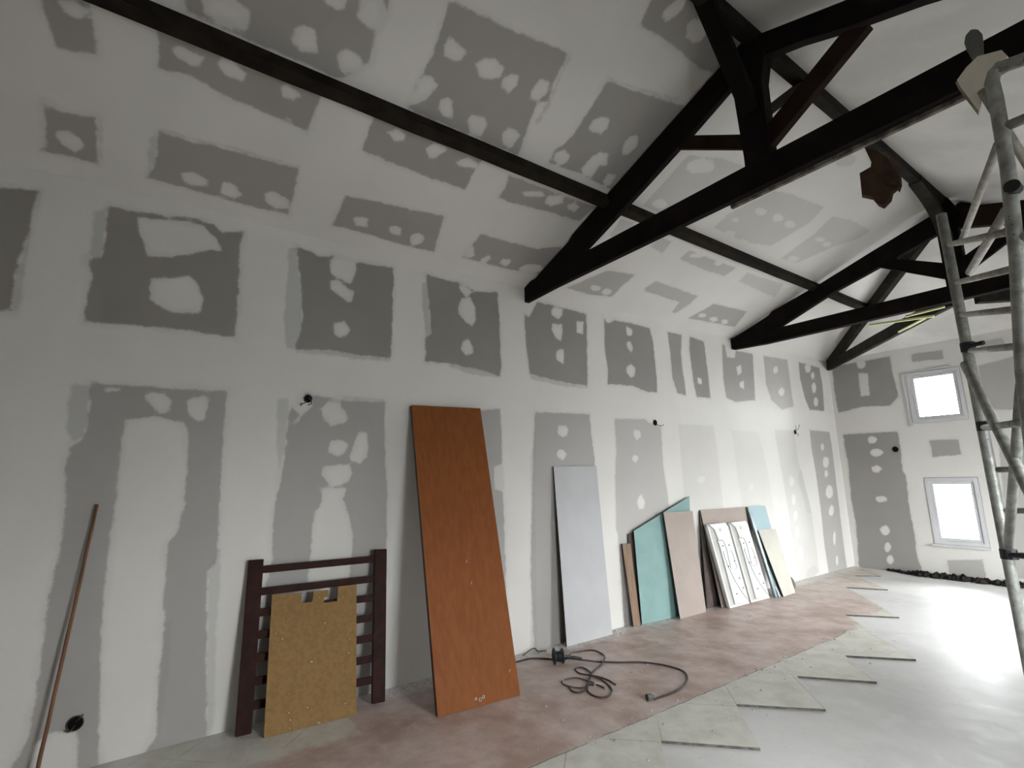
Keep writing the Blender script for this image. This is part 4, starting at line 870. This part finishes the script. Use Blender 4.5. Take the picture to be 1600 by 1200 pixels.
# brown pole
mb = MB(); a = Vector((.10, -.345, .0)); b = Vector((.024, -.228, 1.493)); mb.tube([a.lerp(b, k / 10) + Vector((0, random.uniform(-.002, .002), 0)) for k in range(11)], [.0105, .0105, .010, .0095, .010, .010, .0095, .0095, .009, .009, .0085], 10)
tag(mb.out('wooden_pole', M['stick'], smooth=True), 'thin reddish wooden pole leaning on the wall at the far left', 'pole')

# black bent cap near the far end of the heap
rt = thing('pipe_bend', 'small dark bent pipe end on the floor beside the cream board', 'pipe', (.16, 7.63, 0))
p = smooth_path([(.06, 7.66, .12), (.10, 7.66, .125), (.15, 7.65, .10), (.18, 7.64, .05), (.18, 7.63, .0)], 4)
mb = MB(); mb.tube(p, .035, 12); mb.out('pipe', M['greyplast'], rt, smooth=True)
mb = MB(); mb.tube([(.048, 7.66, .12), (.062, 7.66, .12)], .043, 14); mb.out('collar', M['slot'], rt)

# ------------------------------------------------------------------ wires hanging out of the walls
def wire_hole(loc, lab, r_, wires, axis='x', kind='cable outlet'):
    x, y, z = loc
    root = thing('cable_outlet', lab, kind, loc)
    m = MB()
    if axis == 'x': m.tube([(x + .001, y, z), (x + .004, y, z)], r_, 16)
    else: m.tube([(x, y - .001, z), (x, y - .004, z)], r_, 16)
    m.out('hole', M['hole'], root)
    m = MB(); n_ = 14
    ringp = [(x + .004, y + r_ * math.cos(a), z + r_ * math.sin(a)) if axis == 'x' else (x + r_ * math.cos(a), y - .004, z + r_ * math.sin(a)) for a in np.linspace(0, 2 * PI, n_, endpoint=False)]
    m.tube(ringp, .004, 6, closed=True); m.out('rim', M['slot'], root)
    for w in wires:
        m = MB(); m.tube(smooth_path([(x + a, y + b, z + c) for a, b, c in w], 5), .0035, 6); m.out('wire', M['cable'], root, smooth=True)
wire_hole((0.0, 0.985, 2.245), 'dark cable outlet hole with curled wire, above the slatted frame', .030, [[(.002, -.01, -.01), (.04, -.02, -.03), (.045, -.04, -.045), (.02, -.05, -.05)], [(.002, .005, .01), (.05, .0, .0), (.04, .02, -.04), (.01, .0, -.05)], [(.01, -.045, -.04), (.02, -.055, -.05), (.01, -.05, -.06)]])
wire_hole((0.0, 5.12, 2.245), 'dark cable outlet hole above the green board', .035, [[(.002, .02, -.02), (.04, .05, -.04), (.05, .09, -.035), (.045, .10, -.02)]])
wire_hole((0.0, 8.60, 2.25), 'small cable outlet with splayed wires near the far corner', .035, [[(.002, 0, 0), (.05, -.05, .05), (.07, -.10, .10)], [(.002, 0, 0), (.05, .03, .06), (.06, .05, .12)], [(.002, 0, 0), (.05, 0, -.04), (.03, .01, -.07)]])
wire_hole((0.0, -.207, .255), 'round dark socket hole low on the wall beside the wooden pole', .038, [[(.002, 0, .01), (.03, .02, .03), (.02, .035, .045)], [(.002, 0, -.01), (.03, -.02, -.03), (.02, -.04, -.02)]])
wire_hole((0.851, YF, 1.946), 'round dark hole in the far wall left of the windows', .045, [], axis='y')

# ------------------------------------------------------------------ extension cable on the floor
ext = thing('extension_cable', 'black extension cable lying in loops on the pinkish floor', 'cable', (.9, 3.1, 0))
def cab(pts, rad=.0055, mat='cable', name='cord', par=None, z=.006):
    P_ = [(p[0], p[1], p[2] if len(p) > 2 else z) for p in pts]
    m = MB(); m.tube(smooth_path(P_, 6), rad * 1.2, 8); return m.out(name, M[mat], par or ext, smooth=True)
cab([(0.165, 2.70), (0.165, 2.855), (0.177, 2.974), (0.297, 3.098), (0.405, 3.14), (0.46, 3.16, .04), (0.56, 3.30, .02), (0.609, 3.384), (0.735, 3.515), (0.845, 3.653), (0.977, 3.744), (1.118, 3.776), (1.229, 3.755), (1.324, 3.658), (1.399, 3.508), (1.419, 3.381), (1.419, 3.27), (1.413, 3.191), (1.41, 3.15)], .0062)
cab([(0.44, 3.19, .04), (0.353, 3.299, .03), (0.314, 3.444), (0.355, 3.552), (0.454, 3.562), (0.587, 3.485, .016), (0.671, 3.361), (0.733, 3.224), (0.785, 3.13), (0.869, 3.021), (0.981, 2.901)], .006)
cab([(0.785, 3.13, .016), (0.662, 3.182), (0.607, 3.16), (0.619, 3.105), (0.702, 3.072), (0.785, 3.087, .012), (0.84, 3.134), (0.939, 3.151), (1.054, 3.131)], .0052)
cab([(0.80, 3.095, .014), (0.898, 3.12), (1.017, 3.085), (1.112, 3.029), (1.167, 2.931), (1.148, 2.871), (1.078, 2.855), (0.998, 2.885), (0.921, 2.944), (0.94, 2.988), (0.98, 3.018), (1.042, 3.018)], .0052)
cab([(0.981, 2.901, .014), (0.924, 2.868), (0.86, 2.827), (0.792, 2.82), (0.747, 2.846), (0.739, 2.92), (0.757, 2.986), (0.825, 3.007), (0.922, 3.026)], .0045, 'cable_br')
cab([(0.86, 2.83), (0.90, 2.80), (0.962, 2.785), (0.994, 2.823), (0.989, 2.873, .012)], .005)
for (x, y) in ((.74, 2.86), (.975, 2.985), (.80, 3.10)):
    m = MB(); m.tube([(x + .009 * math.cos(a), y, .008 + .009 * math.sin(a)) for a in np.linspace(0, 2 * PI, 8, endpoint=False)], .002, 5, closed=True); m.out('cable_tie', M['panel'], ext)
a = Vector((1.41, 3.155, .022)); b = Vector((1.395, 3.095, .026))
m = MB(); m.tube([a, a.lerp(b, .35), a.lerp(b, .4), b], [.012, .018, .022, .024], 14); sk = m.out('socket', M['greyplast'], ext, smooth=False)
m = MB(); m.tube([b, b + (b - a).normalized() * .002], .018, 14); m.out('socket_face', M['slot'], sk)
# small cable drum
drum = thing('cable_drum', 'small black plastic cable drum standing on the floor by the grey sheet', 'cable reel', (.43, 3.10, 0))
ax = Vector((.45, .89, 0)).normalized(); c0 = Vector((.415, 3.045, .068)); c1 = c0 + ax * .075
side = Vector((ax.y, -ax.x, 0))
for cc, rr in ((c0, .062), (c1, .055)):
    m = MB(); m.tube([cc + (side * math.cos(t) + Vector((0, 0, 1)) * math.sin(t)) * rr for t in np.linspace(0, 2 * PI, 22, endpoint=False)], .0075, 8, closed=True); fl_ = m.out('flange', M['reel'], drum, smooth=True)
    for k in range(5):
        t = 2 * PI * k / 5 + .3
        m = MB(); m.bar(cc, cc + (side * math.cos(t) + Vector((0, 0, 1)) * math.sin(t)) * rr, .012, .006, ax); m.out('spoke', M['reel'], fl_)
m = MB(); m.tube([c0, c1], .030, 16); m.out('hub', M['reel'], drum, smooth=False)
for k in range(5):
    m = MB(); m.tube([c0 + ax * (.012 + .012 * k) + (side * math.cos(t) + Vector((0, 0, 1)) * math.sin(t)) * .036 for t in np.linspace(0, 2 * PI, 18, endpoint=False)], .0065, 6, closed=True); m.out('wound_cord', M['reel'], drum, smooth=True)
m = MB(); m.tube(smooth_path([c1, c1 + Vector((.03, .06, -.015)), c1 + Vector((.06, .10, -.02)), c1 + Vector((.08, .15, -.035))], 4), .012, 8); m.out('handle', M['reel'], drum, smooth=True)
# little lead by the wall
m = MB(); m.tube(smooth_path([(.07, 2.96, .006), (.04, 3.05, .02), (.035, 3.12, .03), (.07, 3.14, .008), (.09, 3.22, .006)], 5), .005, 6)
tag(m.out('wire_offcut', M['cable'], smooth=True), 'short bent black wire offcut at the wall foot left of the drum', 'wire')

# ------------------------------------------------------------------ hanging scrap
sc_ = [(2.615, 4.507), (2.662, 4.396), (2.629, 4.293), (2.539, 4.278), (2.531, 4.052), (2.613, 3.98), (2.639, 3.911), (2.682, 3.866), (2.735, 3.902), (2.762, 3.962), (2.803, 3.984), (2.813, 3.96), (2.837, 3.997), (2.84, 4.092), (2.825, 4.185), (2.78, 4.316), (2.708, 4.439)]
root = thing('hanging_rag', 'crumpled reddish brown rag hanging under the ridge beam', 'rag', (2.68, 5.1, 3.87))
bm = bmesh.new()
cx, cz = 2.69, 4.15
rings = []
for dy, sc in ((-.045, .55), (-.03, .9), (0.0, 1.0), (.03, .9), (.05, .5)):
    rings.append([bm.verts.new((cx + (x - cx) * sc + random.uniform(-.006, .006), 5.1 + dy + random.uniform(-.012, .012), cz + (z - cz) * sc + random.uniform(-.006, .006))) for x, z in sc_])
for k in range(4):
    for i in range(len(sc_)):
        j = (i + 1) % len(sc_); bm.faces.new((rings[k][i], rings[k][j], rings[k + 1][j], rings[k + 1][i]))
for k in (0, 4):
    c = bm.verts.new((cx, 5.1 + (-.05 if k == 0 else .055), cz))
    for i in range(len(sc_)): bm.faces.new((rings[k][i], rings[k][(i + 1) % len(sc_)], c))
V = [tuple(v.co) for v in bm.verts]; bm.verts.index_update(); F = [tuple(v.index for v in f_.verts) for f_ in bm.faces]; bm.free()
mobj('cloth', V, F, M['scrap'], root)
m = MB(); m.tube(smooth_path([(2.62, 5.09, 4.49), (2.60, 5.07, 4.53), (2.62, 5.03, 4.54)], 4), .006, 6); m.out('hook', M['slot'], root)

# ------------------------------------------------------------------ scaffold at the right
sf = thing('scaffold_tower', 'tall galvanised scaffold frame with rungs and braces at the right edge', 'scaffold', (3.65, 2.7, -.01))
TR = .021
def pole(pts, r_, name, mat='galv', par=None):
    m = MB(); m.tube(pts, r_, 14); return m.out(name, M[mat], par or sf, smooth=True)
A0, A1 = Vector((3.64, 2.3, -.016)), Vector((3.848, 2.3, 2.93))
Bx, By = 3.46, 3.25
B0, B1 = Vector((3.462, By, -.016)), Vector((3.448, By, 2.90))
pa = pole([A0, Vector((3.722, 2.3, .9)), Vector((3.781, 2.3, 1.91)), Vector((3.822, 2.3, 2.292)), Vector((3.845, 2.3, 2.607)), Vector((3.852, 2.3, 2.86)), A1 + Vector((.003, 0, 0)), A1 + Vector((.014, 0, .03)), A1 + Vector((.04, 0, .045))], .021, 'post')
pb = pole([B0, B0.lerp(B1, .5), B1], .023, 'post')
pole([(4.75, 2.3, -.016), (4.75, 2.3, 2.97)], .025, 'post')
pole([(4.5, By, -.016), (4.5, By, 2.90)], .022, 'post')
pole([A1 + Vector((.02, 0, .04)), (3.95, 2.3, 2.955), (4.75, 2.3, 2.96)], .022, 'top_rail')
rungs = [((3.457, 3.25, 2.73), (3.829, 2.3, 2.381)), ((3.457, 3.25, 2.524), (3.807, 2.3, 2.253)), ((3.455, 3.25, 2.355), (3.798, 2.3, 2.115)), ((3.46, 3.25, 2.17), (3.786, 2.3, 1.992)), ((3.455, 3.25, 1.794), (3.759, 2.3, 1.744)), ((3.463, 3.25, 1.594), (3.738, 2.3, 1.6)), ((3.46, 3.25, 1.407), (3.72, 2.3, 1.462)), ((3.46, 3.25, 1.209), (3.719, 2.3, 1.325))]
for i, (a, b) in enumerate(rungs):
    if i in (5,6,7): b = (b[0] + 1.0, b[1] + .9, b[2])
    pole([a, b], .013 if i else .014, 'rung', 'galv' if i not in (0, 1, 2) else 'galv_light')
for z in (2.75, 2.35):
    pole([(3.84 if z > 2.5 else 3.82, 2.3, z), (4.75, 2.3, z)], .017, 'rung', 'galv')
pole([(3.821, 2.3, 2.459), (3.543, 3.1, 2.517)], .016, 'brace', 'galv_light')
pole([(3.835, 2.3, 2.70), (3.538, 3.1, 2.681)], .014, 'brace', 'galv_light')
pole([(3.437, 3.22, 2.104), (3.72, 2.45, 1.49)], .018, 'brace', 'galv')
pole([(3.773, 2.3, 1.868), (3.472, 3.21, 1.25)], .017, 'brace', 'galv')
pole([(3.82, 2.32, 2.93), (3.93, 3.2, 2.3)], .014, 'brace', 'galv_light')
for c, r_ in (((3.455, By, 2.19), .030), ((3.46, By, 1.80), .030), ((3.462, By, 1.215), .032)):
    m = MB(); m.tube([Vector(c) - Vector((0, 0, .022)), Vector(c) + Vector((0, 0, .022))], r_, 12); cp = m.out('coupler', M['coupler'], sf)
    m = MB(); m.tube([Vector(c) + Vector((.02, -.03, 0)), Vector(c) + Vector((.07, -.05, 0))], .011, 8); m.out('bolt', M['coupler'], cp)
for c in ((3.85, 2.28, 2.52), (3.96, 2.28, 2.93), (3.99, 2.29, 3.0)):
    m = MB(); m.tube([Vector(c) - Vector((.0, .02, 0)), Vector(c) + Vector((.0, .02, 0))], .022, 12); m.out('coupler', M['coupler'], sf)
# offcut of board and a grey paddle resting on top of the scaffold
oc = [(3.809, 3.147), (3.874, 3.124), (3.886, 3.087), (3.867, 3.070), (3.832, 3.060), (3.822, 3.03), (3.800, 3.0), (3.783, 2.925), (3.762, 3.0), (3.745, 3.062), (3.74, 3.094), (3.773, 3.126)]
root = thing('board_offcut', 'torn cream plasterboard offcut resting on top of the scaffold', 'board offcut', (3.81, 2.36, 2.93))
def dp(x, z, y): # same direction from the room centre, moved to depth y
    return (x, y, z)
pts = [(4.147 + (x - 4.147) * 2.36 / 2.45, 2.36, 1.6 + (z - 1.6) * 2.36 / 2.45) for x, z in oc]
m = MB(); m.prism([Vector(p) for p in pts], (0, .013, 0)); m.out('face', M['offcut'], root)
m = MB(); m.prism([Vector(p) + Vector((-.008, .0131, 0)) for p in pts], (0, .012, 0)); m.out('core', M['core'], root)
ov = [(3.800, 3.305), (3.818, 3.290), (3.827, 3.262), (3.825, 3.225), (3.818, 3.17), (3.811, 3.10), (3.792, 3.10), (3.786, 3.175), (3.776, 3.225), (3.773, 3.262), (3.781, 3.292)]
root = thing('plaster_float', 'grey rounded blade sticking up behind the torn board offcut', 'hand tool', (3.79, 2.40, 2.98))
m = MB(); m.prism([Vector((4.147 + (x - 4.147) * .972, 2.43, 1.6 + (z - 1.6) * .972)) for x, z in ov], (0, .012, 0)); m.out('blade', M['greyplast'], root, bevel=.003)

# ------------------------------------------------------------------ rubble and chips
V = []; F = []
mb = MB()
for k in range(420):
    x = random.uniform(.5, 2.9); tpr = min(1, (x - .4) / .6)
    y = YF - random.uniform(.0, .24) * tpr; s = random.uniform(.02, .06) * (0.4 + .6 * tpr)
    q = [Vector((random.uniform(-1, 1), random.uniform(-1, 1), random.uniform(-.2, 1))).normalized() * s * random.uniform(.6, 1.2) for _ in range(6)]
    base = Vector((x, y - .01, -.012 + s * .4))
    mb.add([base + v_ for v_ in (Vector((s, 0, 0)), Vector((-s, 0, 0)), Vector((0, s * .8, 0)), Vector((0, -s * .8, 0)), Vector((0, 0, s * random.uniform(.5, 1))), Vector((0, 0, -s * .5)))],
           [(0, 2, 4), (2, 1, 4), (1, 3, 4), (3, 0, 4), (2, 0, 5), (1, 2, 5), (3, 1, 5), (0, 3, 5)])
o = mb.out('rubble', M['rubble']); tag(o, 'dark strip of rubble along the foot of the far wall', 'rubble', kind='stuff')
mb = MB()
for k in range(300):
    zone = random.random()
    if zone < .4: x, y = abs(random.gauss(0.03, .05)) + .01, random.uniform(1.6, 8.5)
    elif zone < .55: x, y = 1.56 + random.gauss(0, .05), random.uniform(1.8, 6)
    else: x, y = random.uniform(.3, 2.1), random.uniform(1.4, 6)
    s = random.uniform(.004, .013)
    mb.add([(x + s, y, .001), (x - s, y + s * .3, .001), (x, y - s, .001), (x + s * .2, y, s)], [(0, 1, 3), (1, 2, 3), (2, 0, 3), (2, 1, 0)])
o = mb.out('plaster_chips', M['chip']); tag(o, 'small pale plaster chips scattered on the pinkish floor strip', 'debris', kind='stuff')
